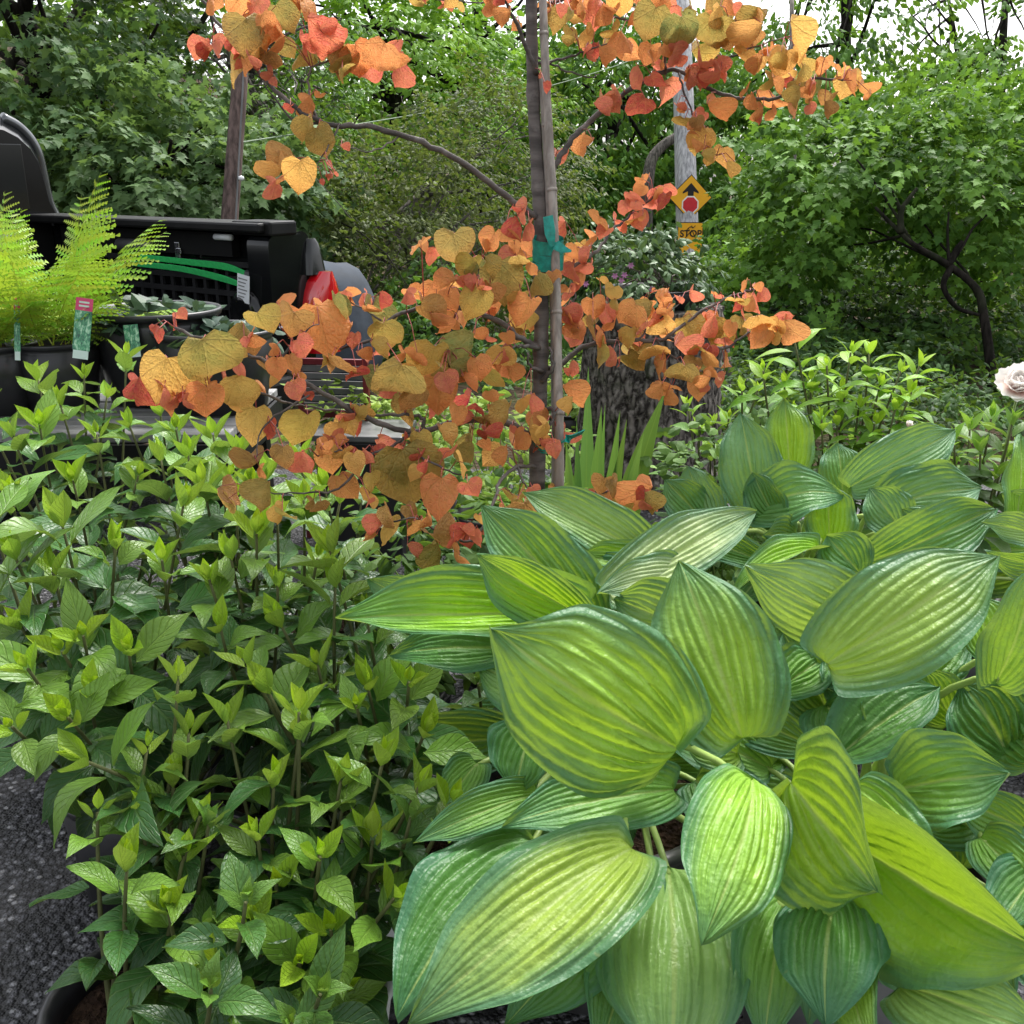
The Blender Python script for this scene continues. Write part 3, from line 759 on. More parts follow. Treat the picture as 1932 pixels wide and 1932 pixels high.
mb = MB(); mb.tube([(-0.055, 0.10, RZ - 0.47), (-0.075, 0.07, RZ - 0.46), (-0.075, 0.05, RZ - 0.40), (-0.055, 0.04, RZ - 0.39)], 0.014, 7); mb.tube([(-0.06, 0.14, RZ - 0.465), (-0.075, 0.06, RZ - 0.46)], 0.012, 7); mb.build('striker', M_CHROME, truck, smooth=True)
mb = MB(); mb.box((-0.17, -0.14, 0.45), (-0.06, 1.62, 0.62)); mb.build('rear_bumper', M_TRIM, truck, bevel=0.03)
# cab
secs = []
for x, zt, inset in ((2.13, RZ + .54, 0.10), (2.25, RZ + .62, 0.03), (2.63, RZ + .65, 0.0), (3.43, RZ + .62, 0.02), (3.88, RZ + .30, 0.08), (4.23, RZ + .02, 0.05), (5.23, RZ - .10, 0.10)):
    cs = []
    for yy, zz in [(-.16, .5), (-.18, .8), (-.17, RZ), (-.12, RZ + .12)]:
        cs.append((x, yy + inset, min(zz, zt - .12)))
    for i in range(6):
        a = RAD(180 - 18 * i); cs.append((x, 0.20 + inset + 0.30 * math.cos(a) , zt - 0.28 + 0.28 * math.sin(a)))
    m = [(x, 1.48 - q[1], q[2]) for q in reversed(cs)]
    secs.append(cs + m)
cabo = loft(secs).build('cab', M_CARBLACK, truck, smooth=True)
mb = MB(); mb.box((2.115, 0.12, RZ + 0.07), (2.125, 1.36, RZ + 0.45)); mb.build('rear_window', M_GLASS, cabo, bevel=0.004)
mb = MB(); mb.box((2.43, -0.162, RZ + .08), (3.33, -0.15, RZ + .36)); mb.build('side_window', M_GLASS, cabo, bevel=0.004)
M_PILLAR_GLINT = simple('pillar_glint', (0.10, 0.105, 0.11), 0.12, 0.6, 0.6, var=0.1)
mb = MB(); pp = spline([Vector(secs[1][k]) + Vector((-.012, .012, -.006)) for k in range(2, 9)], 4); mb.tube(pp, [0.034] * len(pp), 10); mb.build('pillar_highlight', M_PILLAR_GLINT, cabo, smooth=True)  # added tube on the black cab edge; its paler metal imitates a sky highlight
for wx, wy in ((0.85, -0.02), (4.23, -0.02), (0.85, 1.50), (4.23, 1.50)):
    tyre = MB(); prof = [(0.20, -0.12), (0.36, -0.12), (0.39, -0.08), (0.39, 0.08), (0.36, 0.12), (0.20, 0.12), (0.20, -0.12)]
    tyre.lathe(prof, 28)
    w = tyre.build('wheel', M_TRIM, truck, smooth=True); w.matrix_local = Matrix.Translation((wx, wy, 0.39)) @ Matrix.Rotation(RAD(90), 4, 'X')
    rim = MB(); rim.lathe([(0.0, -0.05), (0.06, -0.06), (0.19, -0.09), (0.205, -0.10), (0.205, 0.10), (0.19, 0.09), (0.06, 0.06), (0.0, 0.05)], 20); rim.build('rim', M_CHROME, w, smooth=True)
tag(truck, 'black pickup truck with open cargo bed and red tail light', 'pickup truck')
# webbing straps slung across the bed
def ribbon(name, pts, widths, upv, mat, parent=None):
    pts = spline(pts, 6); n = len(pts); V = []
    for i, p in enumerate(pts):
        w = np.interp(i / (n - 1), np.linspace(0, 1, len(widths)), widths)
        d = (pts[min(i + 1, n - 1)] - pts[max(0, i - 1)]).normalized()
        s_ = (Vector(upv) - d * Vector(upv).dot(d)).normalized(); nn = d.cross(s_) * 0.0012
        for e, f in ((1, 1), (-1, 1), (-1, -1), (1, -1)): V.append(p + s_ * w / 2 * e + nn * f)
    mb = MB(); q = [(i * 4 + j, i * 4 + (j + 1) % 4, (i + 1) * 4 + (j + 1) % 4, (i + 1) * 4 + j) for i in range(n - 1) for j in range(4)]
    mb.add([tuple(v) for v in V], q)
    return mb.build(name, mat, parent)
for i, (a, b, c, lab) in enumerate([((352, 494), (425, 503), (520, 522), 'upper bright green webbing strap slung across the pickup bed'), ((340, 507), (415, 524), (520, 550), 'lower bright green webbing strap slung across the pickup bed')]):
    w0 = P(a[0] - 90, a[1] - 10, 5.6); rt = empty('webbing_strap', w0)
    pa, pb_, pc = P(a[0], a[1], 5.5), P(b[0], b[1], 5.38), P(c[0] - 55, (b[1] + c[1]) / 2 + 4, 5.28)
    ribbon('webbing', [Vector((0, 0, 0)), pa - w0, pb_ - w0, pc - w0], [0.03, 0.035, 0.042, 0.03], (0, -.5, 1), M_STRAP, rt)
    mb = MB(); mb.tube([pc - w0, (pc + P(c[0], c[1], 5.2)) / 2 - w0, P(c[0], c[1], 5.2) - w0], [0.02, 0.012, 0.008], 7); mb.build('ratchet', simple('dark_buckle', (0.05, 0.05, 0.055), 0.4), rt)
    tag(rt, lab, 'strap')
# rounded pale rock behind the tail light
mb = MB(); V = []; q = []
c = P(612, 600, 7.6); rr_ = (0.46, 0.45, 0.58)
for i in range(17):
    th = math.pi * i / 16
    for k in range(28):
        ph = 2 * math.pi * k / 28
        d = Vector((math.sin(th) * math.cos(ph), math.sin(th) * math.sin(ph), math.cos(th)))
        f = 1 + 0.10 * mnoise.noise(d * 1.7) + 0.03 * mnoise.noise(d * 6)
        V.append((d.x * rr_[0] * f, d.y * rr_[1] * f, d.z * rr_[2] * f + 0.42))
for i in range(16):
    for k in range(28): q.append((i * 28 + k, (i + 1) * 28 + k, (i + 1) * 28 + (k + 1) % 28, i * 28 + (k + 1) % 28))
mb.add(V, q); o = mb.build('rounded_boulder', simple('pale_stone', (0.045, 0.055, 0.07), 0.8, 0.2, var=0.35, scale=5, bump=0.2), smooth=True); o.location = (c.x, c.y, 0)
tag(o, 'large rounded pale blue-grey rock behind the pickup tail light', 'rock')
# ---------------------------------------------------------------- bench of weathered planks
def mat_plank():
    t = NT('weathered_plank'); co = t.coord()
    n = t.noise(t.mapping(co, (1.2, 22, 22)), 1.0, 6, 0.6, 0.3)
    t.base(t.mix(t.smooth(n, 0.3, 0.7), (0.12, 0.118, 0.115), (0.27, 0.27, 0.27)), t.smooth(n, .3, .7, .3, .6), 0.45); t.bump(n, 0.4, 0.004)
    return t.m
M_PLANK = mat_plank()
BZ = 0.80
bench = empty('plant_bench', (-1.85, 3.6, 0))
for i in range(6):
    y = 3.22 - 3.6 + i * 0.125
    mb = MB(); mb.box((-1.15, y + 0.004, BZ - 0.03), (0.93, y + 0.119, BZ + R.uniform(-0.003, 0.003))); mb.build('plank', M_PLANK, bench, bevel=0.004)
mb = MB(); mb.box((-1.15, -0.40, BZ - 0.13), (0.93, -0.385, BZ - 0.032)); mb.box((0.932, -0.40, BZ - 0.13), (0.946, 0.36, BZ - 0.032)); mb.box((-1.15, 0.345, BZ - 0.13), (0.93, 0.36, BZ - 0.032)); mb.build('apron', M_TRIM, bench)
for x in (-1.05, 0.86):
    for y in (-0.34, 0.30):
        mb = MB(); mb.box((x - 0.035, y - 0.035, 0), (x + 0.035, y + 0.035, BZ - 0.034)); mb.build('leg', M_TRIM, bench)
tag(bench, 'long weathered grey plank bench under the potted ferns', 'bench')

# ---------------------------------------------------------------- pots
def add_pot(root, c, r, h, mat, soil=True, seg=36, rim=0.012, inner=None):
    """c is relative to the root: centre of the pot's foot."""
    rb = r * 0.78
    mb = MB()
    prof = [(0.001, 0.0), (rb, 0.0), (rb + (r - rb) * 0.82, h * 0.84), (r - rim, h * 0.86), (r - rim, h * 0.92), (r, h * 0.925), (r + rim * .5, h * 0.985), (r, h), (r - rim, h * 0.99), (r - rim * 1.6, h * 0.9)]
    mb.lathe(prof, seg, c)
    p = mb.build('pot', mat, root, smooth=True)
    mb = MB(); mb.lathe([(r - rim * 1.6, h * 0.9), (rb * 1.02, h * 0.5), (rb * .95, 0.02)], seg, c); mb.build('inside', inner or M_POT_BLACK, p, smooth=True)
    if soil:
        mb = MB(); V = [(c[0], c[1], c[2] + h * 0.87)]; tt = []
        rings = 7
        for i in range(1, rings + 1):
            for k in range(seg):
                a = 2 * math.pi * k / seg; q = (r - rim * 1.7) * 0.985 * i / rings
                V.append((c[0] + q * math.cos(a), c[1] + q * math.sin(a), c[2] + h * 0.86 + (R.uniform(-1, 1) * 0.012 if i < rings else -0.01)))
        for k in range(seg): tt.append((0, 1 + k, 1 + (k + 1) % seg))
        qd = [(1 + (i - 1) * seg + k, 1 + i * seg + k, 1 + i * seg + (k + 1) % seg, 1 + (i - 1) * seg + (k + 1) % seg) for i in range(1, rings) for k in range(seg)]
        mb.add(V, qd, tt); mb.build('soil', M_SOIL, root, smooth=True)
    return p
# ---------------------------------------------------------------- small leaf shapes (shared)
def oval_leaf(name, w, arch, fold, wave, mat, ns=8, nt=5, ph=0.0, acum=1.0, curl=0.0, serr=0.0):
    V, uv = [], []
    for i in range(ns + 1):
        s = i / ns
        hw = 0.5 * w * (math.sin(math.pi * s ** 0.78) ** 0.85 if 0 < s < 1 else 0) * (1 - 0.9 * acum * max(0, s - 0.6))
        for j in range(nt):
            t_ = -1 + 2 * j / (nt - 1)
            x = t_ * hw * (1 - 0.12 * abs(t_) * fold)
            z = arch * 4 * s * (1 - s) * 0.35 - curl * s * s + abs(t_) * hw * fold + wave * w * abs(t_) ** 2 * math.sin(7 * s + ph + (0 if t_ > 0 else 1.7))
            V.append((x, s - 0.3 * abs(curl) * s * s, z)); uv.append((s, 0.5 + 0.5 * t_))
    q = [(i * nt + j, i * nt + j + 1, (i + 1) * nt + j + 1, (i + 1) * nt + j) for i in range(ns) for j in range(nt - 1)]
    return mesh_np(name, V, np.array(q), mat, uv=np.array(uv))
HYD = [oval_leaf('leaf', R.uniform(0.42, 0.54), R.uniform(-.1, .45), R.uniform(.15, .5), R.uniform(.05, .14), M_HYD, ph=R.uniform(0, 6), curl=R.uniform(.05, .32)) for _ in range(8)]
HYD_UP = [oval_leaf('leaf', R.uniform(0.44, 0.54), R.uniform(-.3, 0), R.uniform(.5, .9), R.uniform(.02, .05), M_HYD, ph=R.uniform(0, 6), curl=R.uniform(-.15, .05)) for _ in range(4)]
SHR = [oval_leaf('leaf', R.uniform(0.34, 0.44), R.uniform(0, .3), R.uniform(.1, .35), R.uniform(.02, .06), M_SMOOTHLEAF, ph=R.uniform(0, 6), curl=R.uniform(0, .25)) for _ in range(6)]

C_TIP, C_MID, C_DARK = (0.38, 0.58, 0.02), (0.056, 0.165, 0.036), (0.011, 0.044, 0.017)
def stem_with_leaves(root, base, tip, leaf_scale, meshes, up_meshes, cols, r0=0.0046, nodes=7, gap=0.05, bare=0.25, mat=None, spread=1.0, name='stem', lean=None):
    """An upright shoot: pairs of leaves turned a quarter each time, closing into a pale bud at the tip."""
    off = Vector(root.location)
    base, tip = Vector(base), Vector(tip)
    L = (tip - base).length
    ctrl = base.lerp(tip, 0.5) + Vector((R.uniform(-1, 1), R.uniform(-1, 1), 0)) * L * 0.06 + Vector((base.x - tip.x, base.y - tip.y, 0)) * -0.12
    pts = [base * (1 - t_) ** 2 + ctrl * 2 * t_ * (1 - t_) + tip * t_ * t_ for t_ in [i / 10 for i in range(11)]]
    mb = MB(); mb.tube([p - off for p in pts], [r0 * (1.25 - 0.6 * i / 10) for i in range(11)], 6)
    st = mb.build(name, mat or M_WOODSTEM, root, smooth=True)
    dist, az = 0.0, R.uniform(0, 360)
    for i in range(nodes):
        f = dist / max(L, 0.05)
        if f > 1 - bare: break
        t_ = 1 - f
        p = base * (1 - t_) ** 2 + ctrl * 2 * t_ * (1 - t_) + tip * t_ * t_
        ax = ((ctrl - base) * (1 - t_) + (tip - ctrl) * t_).normalized()
        sz = R.uniform(.9, 1.1) * leaf_scale * (0.30, 0.50, 0.80, 1.0, 1.0, 0.95, 0.88, 0.8, 0.75, 0.7, .7, .7)[min(i, 11)] * R.uniform(0.85, 1.12)
        el = (13, 36, 62, 78, 88, 98, 104, 108, 110, 112, 112, 112)[min(i, 11)] * spread + R.uniform(-9, 9)
        u0 = ax.orthogonal().normalized(); v0 = ax.cross(u0)
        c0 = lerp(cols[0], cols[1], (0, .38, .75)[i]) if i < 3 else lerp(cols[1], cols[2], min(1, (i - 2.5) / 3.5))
        for k in range(2):
            if i > 4 and R.random() < 0.12: continue
            a = RAD(az + 180 * k + R.uniform(-14, 14))
            o_ = u0 * math.cos(a) + v0 * math.sin(a)
            e = RAD(el + R.uniform(-8, 8))
            d = ax * math.cos(e) + o_ * math.sin(e)
            nrm = ax * math.sin(e) - o_ * math.cos(e)
            nrm = (nrm + Vector((R.uniform(-.25, .25), R.uniform(-.25, .25), .15))).normalized()
            me = R.choice(up_meshes if i < 2 else meshes)
            pet = 0.006 + 0.012 * min(1, i / 4)
            obj('leaf', me, st, Matrix.Translation(-off) @ frame(p + d * pet, d, nrm, sz, R.uniform(0.9, 1.12)), jit(c0))
        az += 90 + R.uniform(-12, 12)
        dist += gap * (0.22, 0.5, 0.9, 1.25, 1.35, 1.35, 1.3)[min(i, 6)] * R.uniform(0.85, 1.15)
    return st

# ---------------------------------------------------------------- hydrangeas in nursery pots
def dep(y): return float(np.interp(y, [650, 700, 780, 860, 930, 1050, 1200, 1330, 1480, 1580, 1700, 1830], [3.15, 3.05, 2.8, 2.5, 2.12, 2.02, 1.88, 1.76, 1.66, 1.58, 1.56, 1.58]))
TIPS = [(68, 694), (156, 690), (236, 654), (72, 782), (240, 778), (132, 866), (256, 858), (352, 834), (12, 890), (342, 905), (212, 976), (92, 1030), (390, 1046), (596, 1006), (520, 1050), (630, 1050), (236, 1178), (44, 1210), (524, 1126), (596, 1206), (460, 1196), (424, 1308), (14, 1318), (770, 1236),
        (176, 1478), (232, 1574), (372, 1486), (512, 1424), (516, 1615), (472, 1684), (700, 1532), (644, 1818), (-40, 740), (-30, 900), (-50, 1050), (300, 1010), (150, 1150), (330, 1230), (690, 1120), (800, 1330), (30, 1130), (120, 1300), (270, 1360), (640, 1420), (560, 1290), (720, 1380), (310, 1660), (850, 1460),
        (440, 900), (480, 960), (20, 1000), (410, 1130), (670, 1280), (180, 800), (110, 940), (600, 1560), (690, 1240), (520, 930), (570, 900), (620, 990), (470, 870), (640, 900), (300, 760), (20, 800), (430, 1000), (560, 1330), (340, 1560), (790, 1430), (430, 860), (160, 1250), (320, 1420), (480, 1520), (260, 1480), (620, 1700), (400, 1780), (560, 1760), (740, 1640), (110, 1180), (350, 1330), (500, 1250), (150, 1380), (400, 800), (330, 790), (450, 830), (500, 860), (200, 725), (110, 740), (380, 870), (300, 840), (560, 850), (610, 880)]
POTS = [(-0.62, 1.46, 'k'), (-0.30, 1.50, 'w'), (-0.86, 2.02, 'k'), (-0.27, 1.80, 'w'), (-0.10, 2.16, 'k'), (-0.52, 2.02, 'k'), (-1.12, 2.46, 'k'), (-0.74, 2.42, 'k'), (-0.34, 2.44, 'k'), (-1.30, 2.90, 'k'), (-0.92, 2.88, 'k'), (-0.54, 2.86, 'k')]
# pot footing: nudged so that the two near pots stand where the photograph shows their rims
q = PZ(545, 1862, 0.30); POTS[1] = (q.x, q.y + 0.02, 'w')
q = PZ(290, 1885, 0.30); POTS[0] = (q.x, q.y, 'k')
plants = []
for i, (x, y, c) in enumerate(POTS):
    rt = empty('potted_hydrangea', (x, y, 0))
    r = 0.175 if i < 2 else 0.165
    add_pot(rt, (0, 0, 0.005), r, 0.30, M_POT_WHITE if c == 'w' else M_POT_BLACK)
    plants.append(rt)
    lab = ['leafy hydrangea in black pot standing alone on the bare asphalt edge', 'leafy green hydrangea in white pot with dark rim', 'hydrangea with tall dark leafy shoots beside the open asphalt', 'hydrangea in white pot behind the dark-rimmed white pot', 'hydrangea squeezed between the white pots and the grey hosta pot', 'hydrangea in black pot right behind both white pots', None, 'hydrangea with the tallest broad-leaved shoot', 'hydrangea under the lowest orange redbud leaves', None, None, None][i] or 'leafy green hydrangea crowded in front of the plank bench'
    tag(rt, lab, 'shrub', 'potted hydrangeas')
for (x, y) in TIPS:
    d = dep(y) + R.uniform(-0.05, 0.05)
    p = P(x, y, d) - Vector((0, 0, 0.055 if y > 850 else 0.03))
    rt = min(plants if x > 160 or y > 1500 else plants[2:], key=lambda e: (e.location.x - p.x) ** 2 + (e.location.y - p.y) ** 2 * 1.2)
    a = R.uniform(0, 6.28); q = 0.09 * math.sqrt(R.random())
    b = rt.location + Vector((q * math.cos(a), q * math.sin(a), 0.25))
    sc_ = float(np.interp(y, [650, 900, 1300, 1800], [0.150, 0.170, 0.148, 0.132]))
    bigs = {(342, 905): 1.18, (232, 1574): 1.1, (12, 890): 1.15}
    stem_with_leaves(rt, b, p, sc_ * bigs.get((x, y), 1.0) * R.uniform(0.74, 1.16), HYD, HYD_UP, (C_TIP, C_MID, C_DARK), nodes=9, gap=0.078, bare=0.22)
# shorter inner shoots
for rt in plants:
    for k in range(6):
        a = R.uniform(0, 6.28) if rt.location.x > -.5 else R.uniform(-1.2, 1.4); q = R.uniform(0.10, 0.30)
        p = rt.location + Vector((q * math.cos(a), q * math.sin(a), R.uniform(0.36, 0.62)))
        b = rt.location + Vector((0.4 * q * math.cos(a), 0.4 * q * math.sin(a), 0.25))
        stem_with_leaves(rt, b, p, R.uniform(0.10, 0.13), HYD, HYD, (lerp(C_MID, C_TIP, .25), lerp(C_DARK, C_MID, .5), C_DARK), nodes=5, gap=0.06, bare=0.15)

# ---------------------------------------------------------------- yellow-green shrubs on the far side of the hostas
Y_TIP, Y_MID, Y_DARK = (0.38, 0.58, 0.02), (0.19, 0.40, 0.025), (0.06, 0.16, 0.02)
def shrub(name, label, base_xy, pot_r, tips, d, scale, cols, group=None, meshes=SHR, nodes=7, gap=0.055, extra=0):
    rt = empty(name, (base_xy[0], base_xy[1], 0))
    add_pot(rt, (0, 0, 0.005), pot_r, 0.27, M_POT_BLACK)
    for (x, y) in tips:
        p = P(x, y, d + R.uniform(-.12, .12))
        b = rt.location + Vector((R.uniform(-.06, .06), R.uniform(-.06, .06), 0.22))
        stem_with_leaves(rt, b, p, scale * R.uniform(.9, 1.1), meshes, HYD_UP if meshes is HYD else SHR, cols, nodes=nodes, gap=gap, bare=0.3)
    tag(rt, label, 'shrub', group)
    return rt
q = P(1600, 900, 3.3)
shrub('yellow_green_shrub', 'bright yellow-green leafy shrub behind the far hosta', (q.x, q.y), 0.16,
      [(1498, 640), (1560, 690), (1605, 665), (1640, 665), (1700, 700), (1735, 690), (1660, 730), (1590, 740), (1530, 720), (1550, 790), (1500, 780), (1620, 770), (1690, 770), (1440, 700), (1480, 730), (1720, 740), (1580, 800), (1650, 800)], 3.2, 0.135, (Y_TIP, Y_MID, Y_DARK))
q = P(1330, 900, 3.4)
shrub('yellow_green_shrub', 'small yellow-green shrub with budded tips in front of bark stump', (q.x, q.y), 0.14,
      [(1298, 765), (1320, 805), (1345, 800), (1400, 735), (1430, 735), (1250, 868), (1280, 850), (1340, 850), (1375, 790)], 3.25, 0.105, (Y_TIP, lerp(Y_MID, C_MID, .5), C_DARK))
q = P(1850, 960, 3.0)
peony = shrub('peony_plant', 'leafy green peony plant with one pale pink double flower', (q.x, q.y), 0.15,
              [(1800, 830), (1830, 810), (1870, 790), (1850, 850), (1900, 860), (1880, 900), (1800, 880), (1925, 880), (1840, 890), (1775, 860), (1910, 800), (1945, 830)], 2.95, 0.14, (Y_MID, (0.10, 0.20, 0.04), C_DARK), gap=0.06, nodes=6)
M_PETAL = NT('peony_petal')
uvp = M_PETAL.coord('UV'); sP, _, _ = M_PETAL.sep(uvp)
cP = M_PETAL.mix(M_PETAL.smooth(sP, 0.0, 0.8), (0.86, 0.56, 0.48), (0.92, 0.88, 0.84))
M_PETAL = M_PETAL.leafy(cP, 0.35, 0.5, 0.3, cP)
def petal_mesh():
    V, uv = [], []; ns, nt = 6, 7
    for i in range(ns + 1):
        s = i / ns
        for j in range(nt):
            t_ = -1 + 2 * j / (nt - 1); hw = 0.5 * math.sin(math.pi * (0.1 + 0.72 * s)) ** 0.8
            x = hw * t_; y = s * (1 - 0.10 * t_ * t_) + 0.06 * s * math.sin(5 * t_ + 1)
            V.append((x, y, 0.45 * (x * x) + 0.25 * s * s + 0.05 * s * math.sin(9 * t_))); uv.append((s, .5 + .5 * t_))
    return mesh_np('petal', V, np.array([(i * nt + j, i * nt + j + 1, (i + 1) * nt + j + 1, (i + 1) * nt + j) for i in range(ns) for j in range(nt - 1)]), M_PETAL, uv=np.array(uv))
PETAL = petal_mesh()
def flower(root, centre, size, face, n=(5, 7, 8, 8)):
    off = root.location; face = Vector(face).normalized(); u0 = face.orthogonal().normalized(); v0 = face.cross(u0)
    st = MB(); st.tube([Vector((0.02, 0.0, 0.25)), (centre - off) * 0.6 + Vector((0, 0, .1)), centre - off], [0.005, 0.004, 0.0035], 6); st.build('flower_stalk', M_GREENSTEM, root, smooth=True)
    fl = None
    for ring, k in enumerate(n):
        el = (12, 30, 55, 82)[ring]; sz = size * (0.40, 0.46, 0.52, 0.56)[ring]
        for i in range(k):
            a = 2 * math.pi * (i + 0.5 * (ring % 2)) / k + R.uniform(-.2, .2); e = RAD(el + R.uniform(-9, 9))
            o_ = u0 * math.cos(a) + v0 * math.sin(a); d = face * math.cos(e) + o_ * math.sin(e); nn = face * math.sin(e) - o_ * math.cos(e)
            obj('petal', PETAL, root, Matrix.Translation(-off) @ frame(centre, d, nn, sz * R.uniform(.9, 1.1)))
flower(peony, P(1922, 733, 2.9), 0.125, (-0.25, -0.6, 0.75))
flower(peony, P(1715, 806, 2.95), 0.045, (0, -0.3, 1), (4, 5))

# ---------------------------------------------------------------- bark stump with a planter and a flowering bush on it
t = NT('rough_bark'); co = t.coord()
vb = t.voronoi(t.mapping(co, (30, 30, 8)), 1.0, 'DISTANCE_TO_EDGE'); nb = t.noise(co, 30, 6, .65)
cb = t.mix(t.smooth(vb, 0.02, 0.30), (0.022, 0.018, 0.015), (0.17, 0.15, 0.13)); cb = t.mix(t.math('MULTIPLY', t.smooth(nb, .45, .64), .6), cb, (0.26, 0.235, 0.205)); cb = t.mix(t.math('MULTIPLY', t.smooth(t.noise(co, 6, 3), .55, .7), .4), cb, (0.06, 0.085, 0.035))
t.base(cb, .9, .2); t.bump(t.math('ADD', t.smooth(vb, 0, .35), t.math('MULTIPLY', nb, .5)), .9, .02); M_STUMP = t.m
SD = 5.3
sb = PZ(1225, 905, 0.0) if False else P(1225, 700, SD)
stump = empty('bark_stump', (sb.x, sb.y, 0))
mb = MB(); V = []; nr, nz = 120, 60; ZT = P(1225, 572, SD).z
for i in range(nz + 1):
    z = ZT * i / nz
    for k in range(nr):
        a = 2 * math.pi * k / nr
        fl = 0.36 + 0.12 * math.exp(-z / 0.16) * (1 + 0.5 * math.sin(5 * a)) + 0.02 * math.sin(3 * a + 1)
        p3 = Vector((math.cos(a) * 7, math.sin(a) * 7, z * 5))
        rid = abs(mnoise.noise(p3)) * 0.05 + abs(mnoise.noise(p3 * 2.3)) * 0.025
        fl += rid - 0.03
        V.append((fl * math.cos(a), fl * math.sin(a), z))
mb.add(V, [(i * nr + k, i * nr + (k + 1) % nr, (i + 1) * nr + (k + 1) % nr, (i + 1) * nr + k) for i in range(nz) for k in range(nr)])
V.append((0, 0, ZT)); mb.add([V[nz * nr + k] for k in range(nr)] + [(0, 0, ZT - .02)], None, [(k, (k + 1) % nr, nr) for k in range(nr)])
mb.build('bark', M_STUMP, stump, smooth=True)
tag(stump, 'tall rough dark bark tree stump holding a planter', 'stump')
pl = empty('stump_planter', (sb.x, sb.y, ZT + 0.002))
add_pot(pl, (0, 0, 0), 0.25, 0.09, M_POT_BLACK)
rs = np.random.RandomState(5)
cpt = np.array(P(1190, 525, SD) - pl.location)
pts, outs = crown_points(cpt, (0.33, 0.40, 0.20), 210, 0.3, rs)
a = sprays(pts, outs, 15, 0.17, 0.052, (0.025, 0.06, 0.022), (0.11, 0.18, 0.075), 0.5, rs=rs)
leaf_cloud('foliage', *a, 'oval', M_GLOSSY, pl)
mb = MB()
for i in range(22):
    q = pts[i * 5]; limb(mb, (R.uniform(-.1, .1), R.uniform(-.1, .1), .12), q, .006, .002, .15, 5, 4)
mb.build('branches', M_TWIG, pl)
M_PINK = simple('pink_flower', (0.36, 0.15, 0.28), .5, .3)
PK = oval_leaf('petal', .5, .2, .2, .05, M_PINK, 4, 3)
for (x, y) in ((1160, 520), (1178, 518), (1172, 528), (1230, 545), (1105, 535), (1190, 500)):
    c = P(x, y, SD - .42) - pl.location
    for k in range(6):
        a_ = k * 1.05; d = Vector((math.cos(a_), -.4, math.sin(a_) - .3)); obj('petal', PK, pl, frame(c, d, (0, -1, .3), .02))
tag(pl, 'dark planter of glossy green bush with small purple-pink flowers on stump', 'planter')

# ---------------------------------------------------------------- sword-leaved clump
def blade(name, base, tip, w, sag, mat, off, nface=(0, -1, 0.3), ns=12):
    base, tip = Vector(base), Vector(tip); a = (tip - base); L = a.length; a.normalize()
    n = Vector(nface); n = (n - a * n.dot(a)).normalized(); s_ = a.cross(n)
    V, uv = [], []
    for i in range(ns + 1):
        s = i / ns; p = base + a * L * s + Vector((0, 0, 1)) * sag * L * 4 * s * (1 - s) * .5
        hw = w * .5 * (0.75 + .5 * math.sin(math.pi * min(1, s * 1.1))) * (1 - s ** 3.0) ** .9
        for j in range(5):
            t_ = -1 + j / 2; V.append(p + s_ * hw * t_ + n * (abs(t_) * -hw * .35) - off); uv.append((s, .5 + .5 * t_))
    return mesh_np(name, [tuple(v) for v in V], np.array([(i * 5 + j, i * 5 + j + 1, (i + 1) * 5 + j + 1, (i + 1) * 5 + j) for i in range(ns) for j in range(4)]), mat, uv=np.array(uv))
ib = P(1125, 960, 3.0)
iris = empty('sword_leaf_plant', (ib.x, ib.y, 0)); io = Vector((ib.x, ib.y, 0))
add_pot(iris, (0, 0, .005), .14, .27, M_POT_BLACK)
for (x, y, bx, w) in ((1110, 712, 1098, .034), (1135, 788, 1108, .034), (1256, 758, 1140, .052), (1170, 796, 1130, .030), (1183, 812, 1125, .028), (1142, 780, 1128, .016), (1088, 812, 1092, .022), (1195, 880, 1150, .030), (1215, 838, 1160, .026), (1068, 850, 1085, .03), (1075, 880, 1090, .03), (1165, 900, 1130, .02)):
    w *= 1.45; tp = P(x, y - 22, 2.9 + R.uniform(-.15, .1)); bs = P(bx, 925, 3.0); bs = io + Vector(((bs.x - io.x) * .7, R.uniform(-.04, .04), .25))
    obj('blade', blade('blade', bs, tp, w, (.16 if x > 1200 else .05), M_BLADE, io, (R.uniform(-.5, .3), -1, .2)), iris, None, jit((0.075, 0.185, 0.05), .2))
tag(iris, 'clump of upright green sword-shaped leaves in front of bark stump', 'plant')

